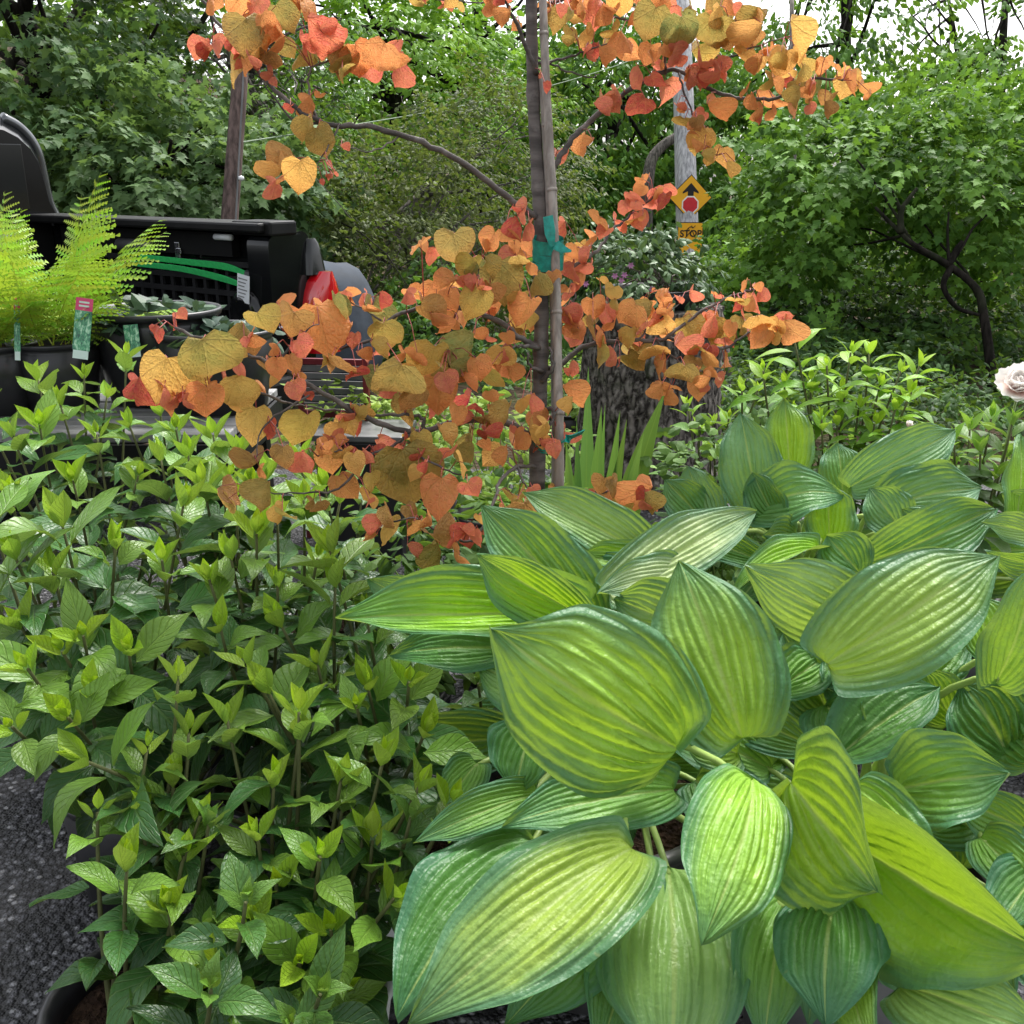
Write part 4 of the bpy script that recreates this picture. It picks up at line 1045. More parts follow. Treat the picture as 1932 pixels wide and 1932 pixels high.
# ---------------------------------------------------------------- low bright plants on the pavement behind the redbud
for i, (x, y, d, w, lab) in enumerate([(680, 752, 4.6, .30, 'low bright green leafy perennial beyond the bench end'), (790, 765, 4.7, .34, 'spreading light green potted perennial behind the redbud leaves'), (930, 790, 4.2, .30, 'pale green potted perennial close behind the redbud stem'), (1080, 700, 6.1, .3, 'pale lime green mound beside the bark stump'), (940, 900, 3.2, .26, 'small green potted filler plant below the redbud branches'), (1010, 960, 2.95, .24, 'green leafy potted plant at the foot of redbud stem'), (1360, 905, 2.95, .2, 'fresh green potted plant between stump shrub and hosta'), (760, 1010, 2.7, .22, 'dark green potted plant under the lowest redbud leaves')]):
    c = P(x, y, d); g = empty('low_perennial', (c.x, c.y, 0)); hgt = max(.12, c.z)
    add_pot(g, (0, 0, .005), w * .55, max(.1, min(.24, hgt * .6)), M_POT_BLACK, seg=24)
    rs = np.random.RandomState(60 + i)
    pts, outs = crown_points((0, 0, hgt * .82), (w, w * .8, max(.10, hgt * .26)), 60, .2, rs)
    c1, c2 = ((0.10, 0.19, 0.03), (0.33, 0.46, 0.09)) if i < 4 else ((0.035, 0.085, 0.022), (0.13, 0.24, 0.05))
    a = sprays(pts, outs, 12, .15, .052, c1, c2, .2, rs=rs)
    leaf_cloud('foliage', *a, 'oval', M_CROWN, g)
    mb = MB()
    for k in range(14): limb(mb, (R.uniform(-.05, .05), R.uniform(-.05, .05), .15), pts[k * 4], .004, .0015, .1, 4, 4)
    mb.build('stems', M_GREENSTEM, g)
    tag(g, lab, 'plant')
# black tote on the pavement behind the redbud
c = P(695, 806, 4.4); tt_ = empty('storage_tote', (c.x, c.y, 0), RAD(-6))
mb = MB(); mb.box((-.20, -.14, 0), (.16, .14, c.z - .03)); mb.build('tub', M_POT_BLACK, tt_, bevel=.012)
mb = MB(); mb.box((-.22, -.16, c.z - .028), (.18, .16, c.z)); mb.build('lid', M_POT_GREY, tt_, bevel=.006)
tag(tt_, 'black plastic storage tote with grey lid behind redbud branches', 'tote')
# red frame with white slats, half hidden behind leaves
c = P(612, 730, 4.5); rk = empty('slatted_rack', (c.x, c.y, 0), RAD(-8))
mb = MB(); W_ = .05
for x in (-.11, .19): mb.box((x - .012, -.012, 0), (x + .012, .012, c.z + .13))
mb.box((-.098, -.012, c.z - .135), (.178, .012, c.z - .105)); mb.box((-.098, -.012, c.z + .10), (.178, .012, c.z + .125)); mb.build('frame', simple('dark_red_paint', (0.12, 0.01, 0.015), .4), rk)
for i in range(6):
    mb = MB(); z = c.z - .095 + i * .033; mb.box((-.097, -.006, z), (.177, .006, z + .024)); mb.build('slat', M_POT_GREY, rk)
tag(rk, 'dark red framed rack with white slats behind redbud leaves', 'rack')

# ---------------------------------------------------------------- ferns and other pots on the bench
M_FERN = mat_crown('fern_leaf', trans=.30, rough=.5)
def frond_mesh(L, bend, width, lsd, colr):
    """A rachis with paired toothed pinnae, growing along +Y and arching over."""
    rr = random.Random(lsd); V, q, col = [], [], []
    def rach(s): return Vector((0.05 * math.sin(3 * s + lsd), L * (s - .25 * bend * s * s), L * (-.55 * bend * s * s)))
    n = 20
    for i in range(n):                      # rachis strip
        for s in (i / n, (i + 1) / n):
            p = rach(s); w = .004 * (1.2 - s)
            V += [p + Vector((-w, 0, 0)), p + Vector((w, 0, 0))]
            col += [(0.22, 0.26, 0.03)] * 2
        b = len(V) - 4; q.append((b, b + 1, b + 3, b + 2))
    for i in range(3, n + 1):
        s = i / (n + .6); p = rach(s); d = (rach(min(1, s + .02)) - rach(s - .02)).normalized()
        pl_ = width * L * math.sin(math.pi * (0.12 + .86 * s)) ** .8 * rr.uniform(.9, 1.08)
        for sg_ in (-1, 1):
            dr = (Vector((sg_, 0, 0)) + d * rr.uniform(.35, .6) + Vector((0, 0, rr.uniform(-.35, .05)))).normalized(); nn = Vector((0, -d.z, d.y)); sd = dr.cross(nn).normalized()
            m = 7; cc = tuple(c * rr.uniform(.75, 1.15) for c in colr)
            for k in range(m):
                a0, a1 = k / m, (k + 1) / m
                w0 = .17 * pl_ * (1.15 - a0) ** .7
                c0 = p + dr * pl_ * a0 + Vector((0, 0, -.25 * pl_ * a0 * a0)); c1 = p + dr * pl_ * a1 + Vector((0, 0, -.25 * pl_ * a1 * a1)); cm = c0.lerp(c1, .75)
                b = len(V); V += [c0, cm + sd * w0 + dr * w0 * .3, c1, cm - sd * w0 + dr * w0 * .3]; col += [cc] * 4; q.append((b, b + 1, b + 2, b + 3))
    return mesh_np('frond', [tuple(v) for v in V], np.array(q), M_FERN, col=np.array(col), smooth=False)
FR = [frond_mesh(1.0, b, w, i + 1, c) for i, (b, w, c) in enumerate([(.25, .21, (.34, .50, .05)), (.55, .22, (.28, .44, .045)), (.85, .22, (.32, .47, .05)), (.40, .2, (.25, .41, .045)), (.7, .21, (.37, .51, .05)), (1.1, .2, (.28, .42, .045))])]
M_TAG_PINK = simple('tag_pink', (0.62, 0.05, 0.16), .35, .4, var=.08); M_TAG_PALE = simple('tag_pale', (0.55, 0.68, 0.62), .35, .4, var=.05)
t = NT('tag_picture'); co = t.coord(); nn_ = t.noise(t.mapping(co, (90, 90, 50)), 1.0, 4, .6, 1.0)
t.base(t.ramp(nn_, [(.35, (.02, .09, .06)), (.5, (.06, .30, .14)), (.65, (.45, .68, .48))]), .3, .5); M_TAG_PIC = t.m
def plant_tag(root, at, w, h, tilt, pink=True):
    g = at - Vector(root.location)
    M = Matrix.Translation(g) @ Matrix.Rotation(RAD(tilt), 4, 'Y') @ Matrix.Rotation(RAD(-10), 4, 'X')
    o = flat_poly('plant_tag', [(-w / 2, -h / 2), (w / 2, -h / 2), (w / 2, h * .26), (-w / 2, h * .26)], .002, M_TAG_PIC, root, 0); o.matrix_local = M
    if pink:
        k = flat_poly('tag_heading', [(-w / 2, h * .26), (w / 2, h * .26), (w / 2, h / 2), (-w / 2, h / 2)], .002, M_TAG_PINK, o, 0)
        for z in (.40, .33): flat_poly('tag_print', [(-w * .3, h * z), (w * .3, h * z), (w * .3, h * z + h * .035), (-w * .3, h * z + h * .035)], .0008, M_TAG_PALE, k, -.0009)
    flat_poly('tag_foot', [(-w * .45, -h * .66), (w * .45, -h * .66), (w * .45, -h * .5), (-w * .45, -h * .5)], .002, M_TAG_PALE, o, 0)
def fern(x, y, d, r, h, label, n, seed, sizes, tag_at=None, prune=None):
    global R
    c = P(x, y, d); rt = empty('potted_fern', (c.x, c.y, BZ)); R2 = random.Random(seed)
    add_pot(rt, (0, 0, .006), r, h, M_POT_BLACK)
    for i in range(n):
        a = 360 * i / n * 2.39996 + R2.uniform(-12, 12); f = i / n
        el = 8 + 46 * f + R2.uniform(-8, 8)
        o_ = Vector((math.cos(RAD(a)), math.sin(RAD(a)), 0)); dv = Vector((0, 0, 1)) * math.cos(RAD(el)) + o_ * math.sin(RAD(el)); nv = Vector((0, 0, 1)) * math.sin(RAD(el)) - o_ * math.cos(RAD(el))
        me = FR[(0, 3, 0, 1, 3, 1, 0, 1, 4)[min(8, int(f * 9))]]
        obj('frond', me, rt, frame(Vector((0.05 * o_.x, 0.05 * o_.y, h * .86)), dv, nv, sizes * (1.14 - .46 * f) * R2.uniform(.8, 1.08)))
    tag(rt, label, 'fern', 'ferns on the bench')
    return rt
fr = fern(106, 660, 3.62, .155, .24, 'large lime-green potted fern with a pink-headed plant tag', 19, 3, .64)
fq = P(156, 612, 3.34); plant_tag(fr, fq, .055, .17, 8)
fr2 = fern(-20, 650, 3.55, .155, .24, 'second lime-green potted fern cut by the side of the bench', 18, 9, .55)
plant_tag(fr2, P(32, 612, 3.42), .02, .18, 3, True)
for i, (x, y, d, r, h, lab) in enumerate([(300, 668, 3.78, .235, .33, 'big black nursery pot of dark low foliage with picture label'), (408, 672, 3.62, .21, .28, 'black nursery pot of dark foliage at the pickup side of bench')]):
    c = P(x, y, d); rt = empty('black_nursery_pot', (c.x, c.y, BZ)); add_pot(rt, (0, 0, .006), r, h, M_POT_BLACK)
    rs = np.random.RandomState(80 + i); m = 40
    an = rs.uniform(0, 6.28, m); rd = r * .8 * np.sqrt(rs.uniform(0, 1, m))
    pts = np.column_stack([rd * np.cos(an), rd * np.sin(an), np.full(m, h * .9)])
    a = sprays(pts, unit(np.column_stack([np.cos(an), np.sin(an), np.full(m, .9)])), 4, .07, .085, (.03, .06, .04), (.09, .15, .09), .4, rs=rs)
    leaf_cloud('foliage', *a, 'oval', M_GLOSSY, rt)
    plant_tag(rt, P(x - 52 if i == 0 else x - 20, y - 38 if i == 0 else y - 20, d - r - .035), .05, .12, -5, False)
    tag(rt, lab, 'plant pot')
# ---------------------------------------------------------------- redbud
RB_D = 2.3
rb0 = P(1015, 920, RB_D)
RBL = Vector((rb0.x - 0.01, rb0.y, 0))
red = empty('redbud_tree', RBL)
add_pot(red, (0, 0, .005), .21, .34, M_POT_BLACK)
t = NT('redbud_bark'); co = t.coord(); nb = t.noise(t.mapping(co, (8, 8, 40)), 1.0, 5, .6); nb2 = t.noise(co, 25, 4)
cb = t.mix(t.smooth(nb, .35, .65), (.05, .042, .038), (.125, .108, .098)); cb = t.mix(t.math('MULTIPLY', t.smooth(nb2, .55, .7), .5), cb, (.20, .18, .165))
t.base(cb, .7, .3); t.bump(t.math('ADD', nb, nb2), .35, .004); M_RBARK = t.m
tp = [(1003, -60, 2.30), (1003, 60, 2.30), (1007, 200, 2.30), (1014, 320, 2.30), (1019, 420, 2.30), (1022, 540, 2.30), (1021, 640, 2.30), (1019, 720, 2.30), (1014, 820, 2.30), (1013, 930, 2.30)]
pts = [P(*q) - RBL for q in tp] + [Vector((0, 0, .29))]
pts = spline(pts, 6)[::-1]; n = len(pts)
mb = MB(); mb.tube(pts, [(.0195 - .0065 * i / n) * (1 + (.16 if i % 9 == 4 else 0) + .04 * math.sin(i * 1.7)) for i in range(n)], 12); mb.build('trunk', M_RBARK, red, smooth=True)
BR = [  # (pixels with depth, radius at start)
    ([(1012, 408, 2.29), (960, 374, 2.25), (880, 312, 2.2), (780, 262, 2.16), (700, 240, 2.14), (620, 234, 2.12), (560, 205, 2.1), (500, 148, 2.1), (460, 95, 2.1), (400, 30, 2.12), (370, -30, 2.14)], .0105),
    ([(605, 232, 2.12), (560, 228, 2.1), (525, 195, 2.08), (495, 150, 2.05)], .0045),
    ([(600, 232, 2.12), (585, 190, 2.14), (582, 150, 2.15), (592, 125, 2.16), (640, 110, 2.17), (700, 112, 2.18)], .0045),
    ([(760, 255, 2.16), (700, 285, 2.12), (640, 272, 2.1)], .003), ([(640, 235, 2.12), (612, 290, 2.08), (590, 318, 2.06)], .003),
    ([(1035, 330, 2.31), (1060, 290, 2.32), (1090, 250, 2.34), (1140, 205, 2.36), (1220, 150, 2.38), (1280, 133, 2.38), (1330, 165, 2.37), (1400, 186, 2.36), (1460, 185, 2.35), (1500, 165, 2.35), (1530, 150, 2.35), (1590, 150, 2.35)], .010),
    ([(1255, 140, 2.38), (1262, 90, 2.36), (1330, 50, 2.34), (1400, 40, 2.32)], .005), ([(1280, 134, 2.38), (1290, 170, 2.36), (1308, 215, 2.35), (1330, 250, 2.34), (1350, 295, 2.33)], .004), ([(1330, 130, 2.36), (1420, 90, 2.34), (1480, 70, 2.33)], .004),
    ([(1012, 140, 2.29), (1000, 105, 2.27), (980, 55, 2.24), (955, 5, 2.2), (940, -40, 2.18)], .009), ([(955, 5, 2.2), (880, 2, 2.2), (790, -4, 2.2)], .003),
    ([(1012, 120, 2.31), (1070, 110, 2.36), (1120, 90, 2.38), (1175, 75, 2.4)], .005), ([(1012, 105, 2.31), (1060, 130, 2.36), (1110, 145, 2.38), (1130, 140, 2.4)], .004), ([(1012, 20, 2.3), (1080, -8, 2.34), (1125, 10, 2.38), (1160, 32, 2.4), (1220, 45, 2.4)], .007),
    ([(1025, 535, 2.31), (1060, 517, 2.34), (1095, 495, 2.36), (1130, 470, 2.38), (1150, 440, 2.4), (1190, 405, 2.42), (1235, 370, 2.44)], .008),
    ([(1018, 660, 2.29), (985, 640, 2.26), (940, 606, 2.22), (880, 585, 2.18), (800, 580, 2.14), (740, 600, 2.12), (700, 640, 2.1), (640, 660, 2.08)], .010),
    ([(846, 690, 2.12), (855, 600, 2.14), (892, 545, 2.15), (905, 500, 2.15)], .004), ([(885, 548, 2.15), (960, 520, 2.18), (1000, 510, 2.2)], .003), ([(720, 605, 2.11), (660, 570, 2.12), (640, 590, 2.1)], .003),
    ([(1014, 835, 2.29), (960, 800, 2.24), (880, 792, 2.18), (780, 815, 2.12), (680, 783, 2.06), (600, 735, 2.02), (520, 690, 1.98), (430, 656, 1.96), (330, 620, 1.95)], .011),
    ([(800, 812, 2.13), (790, 785, 2.12), (700, 782, 2.1), (600, 770, 2.06), (540, 760, 2.04)], .006), ([(600, 735, 2.02), (560, 760, 2.0), (500, 800, 1.98), (480, 870, 1.96)], .004), ([(430, 656, 1.96), (380, 700, 1.94), (310, 690, 1.92)], .004), ([(520, 690, 1.98), (560, 640, 1.98), (600, 610, 1.98)], .004),
    ([(780, 815, 2.12), (740, 840, 2.06), (690, 860, 2.02), (640, 850, 2.0), (600, 860, 2.0)], .005), ([(780, 815, 2.12), (780, 850, 2.06), (830, 880, 2.04), (880, 900, 2.02)], .005),
    ([(1020, 700, 2.32), (1052, 690, 2.34), (1100, 656, 2.38), (1150, 644, 2.4), (1200, 641, 2.42), (1250, 640, 2.44), (1290, 612, 2.46), (1340, 577, 2.48), (1390, 556, 2.5), (1425, 545, 2.5)], .010),
    ([(1262, 636, 2.44), (1320, 656, 2.42), (1370, 655, 2.42), (1400, 636, 2.42), (1440, 614, 2.42), (1480, 610, 2.42)], .006), ([(1165, 640, 2.4), (1210, 636, 2.4), (1216, 590, 2.4), (1190, 570, 2.4), (1120, 560, 2.38)], .004), ([(1240, 645, 2.43), (1290, 690, 2.42), (1330, 715, 2.42)], .004), ([(1045, 640, 2.33), (1065, 600, 2.36), (1085, 560, 2.38), (1080, 530, 2.38)], .005), ([(1245, 600, 2.44), (1280, 575, 2.45)], .003),
    ([(1018, 655, 2.28), (985, 652, 2.24), (965, 655, 2.22)], .008), ([(1024, 720, 2.28), (1043, 690, 2.26), (1036, 655, 2.26)], .008), ([(1020, 770, 2.28), (1045, 775, 2.25), (1040, 800, 2.24), (1020, 840, 2.22)], .008), ([(1022, 700, 2.28), (1000, 690, 2.25), (995, 665, 2.24)], .007),
    ([(1014, 880, 2.28), (975, 880, 2.2), (945, 905, 2.15), (930, 950, 2.1), (905, 1005, 2.06), (880, 1022, 2.04), (830, 1006, 2.02), (790, 980, 2.0), (740, 985, 2.0)], .006), ([(975, 880, 2.2), (985, 905, 2.18), (1000, 930, 2.16)], .005),
    ([(1018, 960, 2.28), (1060, 950, 2.24), (1110, 932, 2.22), (1170, 926, 2.2), (1225, 925, 2.2)], .006), ([(1018, 980, 2.28), (1025, 1010, 2.2), (1035, 1030, 2.15)], .004),
    ([(690, 860, 2.02), (640, 920, 2.0), (560, 930, 1.98), (480, 930, 1.96)], .004), ([(540, 760, 2.04), (480, 740, 2.0), (440, 760, 1.98)], .004),
]
SAMP = []
mb = MB()
for pl, r0 in BR:
    pp = spline([P(*q) - RBL for q in pl], 6); n = len(pp)
    pp = [p + Vector((R.uniform(-1, 1), R.uniform(-1, 1), R.uniform(-1, 1))) * .0025 for p in pp]
    r0 *= .72; b = MB(); b.tube(pp, [r0 * (1 - .62 * i / (n - 1)) * (1.12 if i % 5 == 2 else 1) for i in range(n)], 7); b.build('branch', M_RBARK, red, smooth=True)
    SAMP += [p + RBL for p in pp[2:]]
SAMP_A = np.array(SAMP)
def heart_mesh(seed, cup, fold, droop, wavy):
    rr = random.Random(seed * 7 + 1); V, uv = [], []; ns, nt = 12, 9; wsc = rr.uniform(.84, 1.04); side_d = rr.uniform(-.35, .5); roll_ = rr.uniform(-.5, .5)
    for i in range(ns + 1):
        s = i / ns
        s = s ** 1.25
        hw = .53 * math.sin(math.pi * (.16 + .84 * s ** .78)) ** .72 * min(1, s / .13) ** .55 if s < 1 else 0
        hw *= (1 - .62 * (max(0, s - .62) / .38) ** 1.2) * wsc if s < 1 else 1
        for j in range(nt):
            t_ = -1 + 2 * j / (nt - 1)
            x = hw * t_; y = s * .98 - .20 * abs(t_) ** 1.4 * (1 - s) ** 4 * min(1, s / .05) ** .6
            z = cup * x * x * 1.2 + fold * abs(x) - droop * (max(0, y) ** 2) * .5 + wavy * abs(t_) ** 2 * math.sin(6 * s + seed + (0 if t_ > 0 else 2))
            z += .07 * mnoise.noise(Vector((x * 3.2 + seed * 5, y * 3.2, seed * 1.3))) + .035 * mnoise.noise(Vector((x * 8, y * 8 + seed * 3, seed))) - side_d * x * x + roll_ * x * y * .8 - .5 * max(0, s - .55) ** 2; sk = .10 * math.sin(seed * 1.7); V.append((x * (1 + sk * (1 if x > 0 else -1)) + sk * .5 * y * y, y, z)); uv.append((x + .5, y))
    return mesh_np('leaf', V, np.array([(i * nt + j, i * nt + j + 1, (i + 1) * nt + j + 1, (i + 1) * nt + j) for i in range(ns) for j in range(nt - 1)]), M_REDBUD, uv=np.array(uv))
HEART = [heart_mesh(k, R.uniform(-1.0, .5), R.uniform(-.5, .4), R.uniform(.1, 1.1), R.uniform(.03, .09)) for k in range(22)]
HEART_N = [heart_mesh(20 + k, R.uniform(-1.6, -.8), R.uniform(-.9, -.5), R.uniform(.4, 1.0), R.uniform(.03, .07)) for k in range(5)]
RC = {'o': (.31, .255, .07), 'g': (.55, .39, .10), 'y': (.80, .47, .13), 'r': (.82, .32, .12), 'p': (.80, .20, .15), 'c': (.60, .065, .08), 'b': (.38, .20, .07), 'e': (.22, .29, .09)}
# px, py, size px, colour, flags (n: narrow / edge-on), big flat ones first
LV = '''464,76,78,o 386,110,66,p 442,132,66,g 504,124,58,b 512,76,62,r 544,84,62,r,n 452,16,52,r 496,24,50,p 408,8,50,r 536,40,60,o 540,20,50,g 576,72,68,p,n 620,62,46,p 648,74,32,p 588,16,60,r 596,38,40,p 616,112,56,e 644,120,62,b 680,120,76,r 716,116,74,r 734,136,58,p,n 670,116,60,o,n 416,92,42,p 456,104,46,p 470,120,40,p 560,110,46,g
612,272,66,o 566,340,76,y 538,320,52,b,n 536,352,40,p,n 624,314,20,p 650,284,18,p,n 616,336,16,p 632,330,18,p
326,612,38,c 296,634,32,c 394,694,124,o 302,722,100,y 246,728,60,c,n 322,742,60,p 390,766,82,r 458,746,74,g 500,618,72,g 545,620,78,b 610,630,106,r 636,584,58,e 660,562,48,r 702,570,46,p 696,584,50,e,n 470,655,48,p 553,690,44,r 640,700,64,b 668,712,52,c 690,722,56,e 702,672,48,p 724,640,72,g 590,610,60,r 480,655,40,b 575,660,50,p 650,640,60,r 500,700,50,b 440,690,44,r 560,740,44,p 620,690,44,b 340,760,44,p 362,760,46,p,n
865,477,84,o 793,471,52,r 826,485,52,p 921,457,48,r 961,453,54,r 985,405,52,p 985,432,46,p 885,513,58,g 953,497,54,p 945,537,86,o 905,503,34,e,n 965,573,48,g 821,557,52,r 817,597,62,b 897,581,72,g 945,585,54,r 989,597,72,r 1001,529,44,o,n 989,495,44,g 853,565,48,r 977,613,60,g 1000,470,44,r 880,540,50,y 920,560,50,r 760,560,36,p 705,590,40,r 735,640,52,g 780,560,40,r 850,620,50,r 960,640,50,b
809,693,88,g 741,729,104,o 765,725,62,y 881,725,68,r 845,725,48,p 829,753,82,r 885,769,46,c,n 893,673,76,e,n 937,681,62,y 973,685,60,r,n 901,641,42,r 953,793,68,g 925,753,34,r 993,761,46,y 1005,829,68,y 1017,797,48,r 1053,833,44,p,n 893,837,58,o 929,865,52,y 973,853,48,r,n 771,909,128,o 829,945,90,r 865,885,62,y 893,929,50,p 845,865,46,p 733,845,52,p 781,833,42,y 765,833,28,c 797,841,52,g 837,829,44,y,n 780,760,60,b 860,790,50,r 915,800,52,b 930,720,50,g 905,700,52,r 870,665,52,b 780,680,52,r 850,700,50,g
573,821,84,g 647,817,60,y 633,837,44,p 621,873,58,r 581,873,48,p 673,877,48,y 653,925,62,r 535,869,54,b 677,785,38,g 701,913,44,g 480,808,78,y 513,808,34,c 470,890,62,b,n 440,935,62,b 503,940,62,o 540,978,48,g 600,960,42,b 610,850,40,r 700,860,34,p 690,940,44,y
741,1013,68,y 837,1025,70,b 857,1057,54,r 789,1005,42,r 741,973,52,b 885,1021,36,c 895,1017,36,p 717,1001,44,p,n 780,970,44,b 815,985,40,r
993,985,84,b 977,945,42,g 1049,933,34,r 1133,921,50,b 1165,921,48,b 1129,957,62,b 1161,957,58,g 1185,957,54,g,n 1225,953,70,r,n 1093,945,28,c 1037,1037,58,r 1021,1025,44,r 960,950,32,y,n 1100,970,40,o 1010,1000,60,b
1137,537,30,y 1155,559,44,g 1074,562,38,r 1079,518,42,p 1100,530,42,r 1121,588,50,r 1144,598,48,p 1181,598,62,r 1209,593,42,r 1228,601,54,o,n 1248,616,62,y 1217,624,42,p 1251,564,38,r 1272,577,34,r,n 1298,562,32,p,n 1233,553,16,p 1111,627,52,b 1144,635,44,r 1129,668,62,g 1168,671,36,p,n 1204,679,64,o 1241,668,62,y 1285,671,48,p,n 1238,700,46,r 1280,710,62,o 1329,702,44,e 1306,627,68,g 1342,614,60,r 1360,614,46,p,n 1368,653,40,p 1363,676,46,r 1342,681,42,y 1251,736,40,r 1269,736,36,r 1316,736,42,r 1337,728,36,r,n 1347,710,38,r 1080,600,46,p 1095,625,44,r 1085,640,38,p 1160,620,46,r 1190,640,42,y 1260,690,46,r 1300,690,40,b 1310,660,36,g
1417,577,44,p 1428,549,26,p,n 1410,541,28,r 1384,572,38,y 1355,564,26,p 1441,611,62,y 1472,629,52,r,n 1402,616,44,o 1433,642,50,r 1488,616,38,p,n 1069,606,44,r 1069,752,46,r,n 1460,620,44,y 1395,590,30,p
1089,481,48,r 1113,485,44,p 1073,437,40,p,n 1121,421,52,r 1161,433,48,p 1189,425,44,y 1197,381,42,p 1229,397,54,p 1249,365,48,p 1221,343,28,r 1233,377,44,p 1180,395,36,p 1205,360,30,r 1140,445,36,p 1095,510,38,p 1075,500,36,r 1210,420,40,p
1225,54,80,o 1280,70,74,e 1342,80,92,o 1261,26,48,p 1056,45,48,g 1081,13,52,p 1120,35,52,p 1161,67,44,g 1184,80,48,r 1113,80,38,y 1139,90,34,g 1107,96,22,p 1129,109,34,r,n 1171,13,52,y 1209,13,54,r 1149,42,46,r 1347,38,34,r 1382,42,46,o,n 1350,10,52,o 1385,10,34,r 1405,122,66,y 1430,83,72,y,n 1430,58,56,o,n 1420,90,52,b 1446,128,60,y 1475,125,58,y 1456,99,32,r 1494,77,64,y,n 1507,106,34,y 1507,131,38,g,n 1517,173,50,o 1555,163,50,e,n 1555,131,42,r 1577,134,38,r 1600,163,58,y 1622,179,44,r,n 1558,192,42,b 1456,192,58,r 1507,202,52,r 1533,208,28,p 1411,176,38,r 1459,166,42,r 1100,10,44,r 1135,15,44,p 1090,45,40,y 1075,70,36,g 1240,20,44,r 1310,20,44,o 1290,40,36,e 1365,95,46,b 1480,150,40,y 1530,175,36,r
1214,144,48,p 1200,205,58,c 1257,182,58,p 1248,138,46,p 1280,109,48,p 1318,128,48,p 1321,150,46,p 1222,106,42,r 1267,102,44,r 1357,138,44,p 1363,150,40,p,n 1240,160,44,c 1300,150,44,p 1190,100,40,r 1235,110,40,r
1341,221,52,r,n 1289,237,44,g 1315,266,54,y 1331,259,30,r 1360,304,50,y 1341,310,34,y 1369,323,30,y,n 1318,237,32,b 785,6,44,g 855,10,44,g 940,14,48,r 960,40,36,r,n 815,-5,40,g'''
ALLBR = SAMP_A
twig = MB()
n_leaf = 0
REST = []
items = [w.split(',') for w in LV.split()]
prj = SAMP_A - np.array(CAM)
for _ in range(70):       # extra young leaves along the twigs
    i_ = R.randrange(len(SAMP)); q = SAMP[i_] - CAM; dd = q.y * CP - q.z * SP
    items.append([str((q.x / dd + .5) * S + R.uniform(-25, 25)), str((.5 - (q.y * SP + q.z * CP) / dd) * S + R.uniform(-5, 35)), str(R.uniform(22, 40)), R.choice('pprrcpy')] + (['n'] if R.random() < .4 else []))
nxt = {'o': 'gby', 'g': 'oyr', 'y': 'rgp', 'r': 'pyr', 'p': 'rpc', 'c': 'p', 'b': 'rgo', 'e': 'og'}
for w in list(items):     # a smaller neighbour hanging beside most leaves
    if R.random() < .72:
        z_ = float(w[2]); items.append([str(float(w[0]) + R.uniform(-.55, .55) * z_), str(float(w[1]) + R.uniform(-.35, .5) * z_), str(min(60, z_ * R.uniform(.5, .85))), R.choice(nxt[w[3]] + w[3])] + (['n'] if R.random() < .45 else []))
items.sort(key=lambda w: -float(w[2]))
for w in items:
    x, y, sz, col = float(w[0]), float(w[1]), float(w[2]), w[3]
    narrow = len(w) > 4
    # depth: the nearest branch in the picture carries it, the leaf hangs a little in front or behind
    rel = [(( (q[0]) , q)) for q in ()]
    prj = ALLBR - np.array(CAM)
    dz = prj[:, 1] * CP - prj[:, 2] * SP
    bx = (prj[:, 0] / dz + .5) * S; by = (.5 - (prj[:, 1] * SP + prj[:, 2] * CP) / dz) * S
    dist = np.hypot(bx - x, (by - (y - sz * .5)) * .8)
    k = int(np.argmin(dist)); d = dz[k] + R.uniform(-.10, .06) - (.04 if sz > 70 else 0)
    sz_m = sz / S * d * (1.1 if narrow else .98)
    c = P(x, y, d)
    view = (CAM - c).normalized()
    if sz > 70: ang, tx, tz = R.uniform(-25, 25), R.uniform(-26, 26), R.uniform(-5, 32)
    else: ang, tx, tz = R.uniform(-48, 48), R.uniform(-66, 66), R.uniform(-15, 62)
    if narrow: tx = R.choice((-1, 1)) * R.uniform(45, 62)
    down = Vector((0, 0, -1)); down = (down - view * down.dot(view)).normalized()
    tipd = Quaternion(view, RAD(ang)) @ down
    side = tipd.cross(view)
    nrm = Quaternion(tipd, RAD(tx)) @ view
    rot = Quaternion(side, RAD(-tz)); tipd = rot @ tipd; nrm = rot @ nrm
    base = c - tipd * sz_m * .5
    me = R.choice(HEART_N if narrow else HEART)
    if n_leaf >= 292: REST.append((base, tipd, nrm, sz_m, me, RC[col]))
    else:
        obj('leaf', me, red, Matrix.Translation(-RBL) @ frame(base, tipd, nrm, sz_m), jit(RC[col], .16))
    n_leaf += 1
    a = SAMP[k]
    if (a - base).length < .30:
        m = a.lerp(base, .5) + Vector((0, 0, .012))
        twig.tube([a - RBL, m - RBL, base - RBL], [.0013, .0010, .0009], 4, cap=False)
# the smallest leaves past the count stay one part
for key in sorted({r_[5] for r_ in REST}):
    V, F, U, k0 = [], [], [], 0
    for (b_, t_, n_, s_, me, cc) in REST:
        if cc != key: continue
        M = frame(b_ - RBL, t_, n_, s_); nv_ = len(me.vertices)
        V += [tuple(M @ v.co) for v in me.vertices]; F += [tuple(k0 + i for i in p.vertices) for p in me.polygons]
        uu = [None] * nv_
        for lp, uvd in zip(me.loops, me.uv_layers[0].data): uu[lp.vertex_index] = tuple(uvd.uv)
        U += uu; k0 += nv_
    o = obj('small_leaves', mesh_np('small_leaves', V, np.array(F), M_REDBUD, uv=np.array(U)), red, None, key); o['kind'] = 'stuff'
o = twig.build('leaf_stalks', M_REDPET, red, smooth=True); o['kind'] = 'stuff'
print('redbud leaves', n_leaf)
tag(red, 'young redbud tree with orange, gold and red heart-shaped leaves', 'tree')
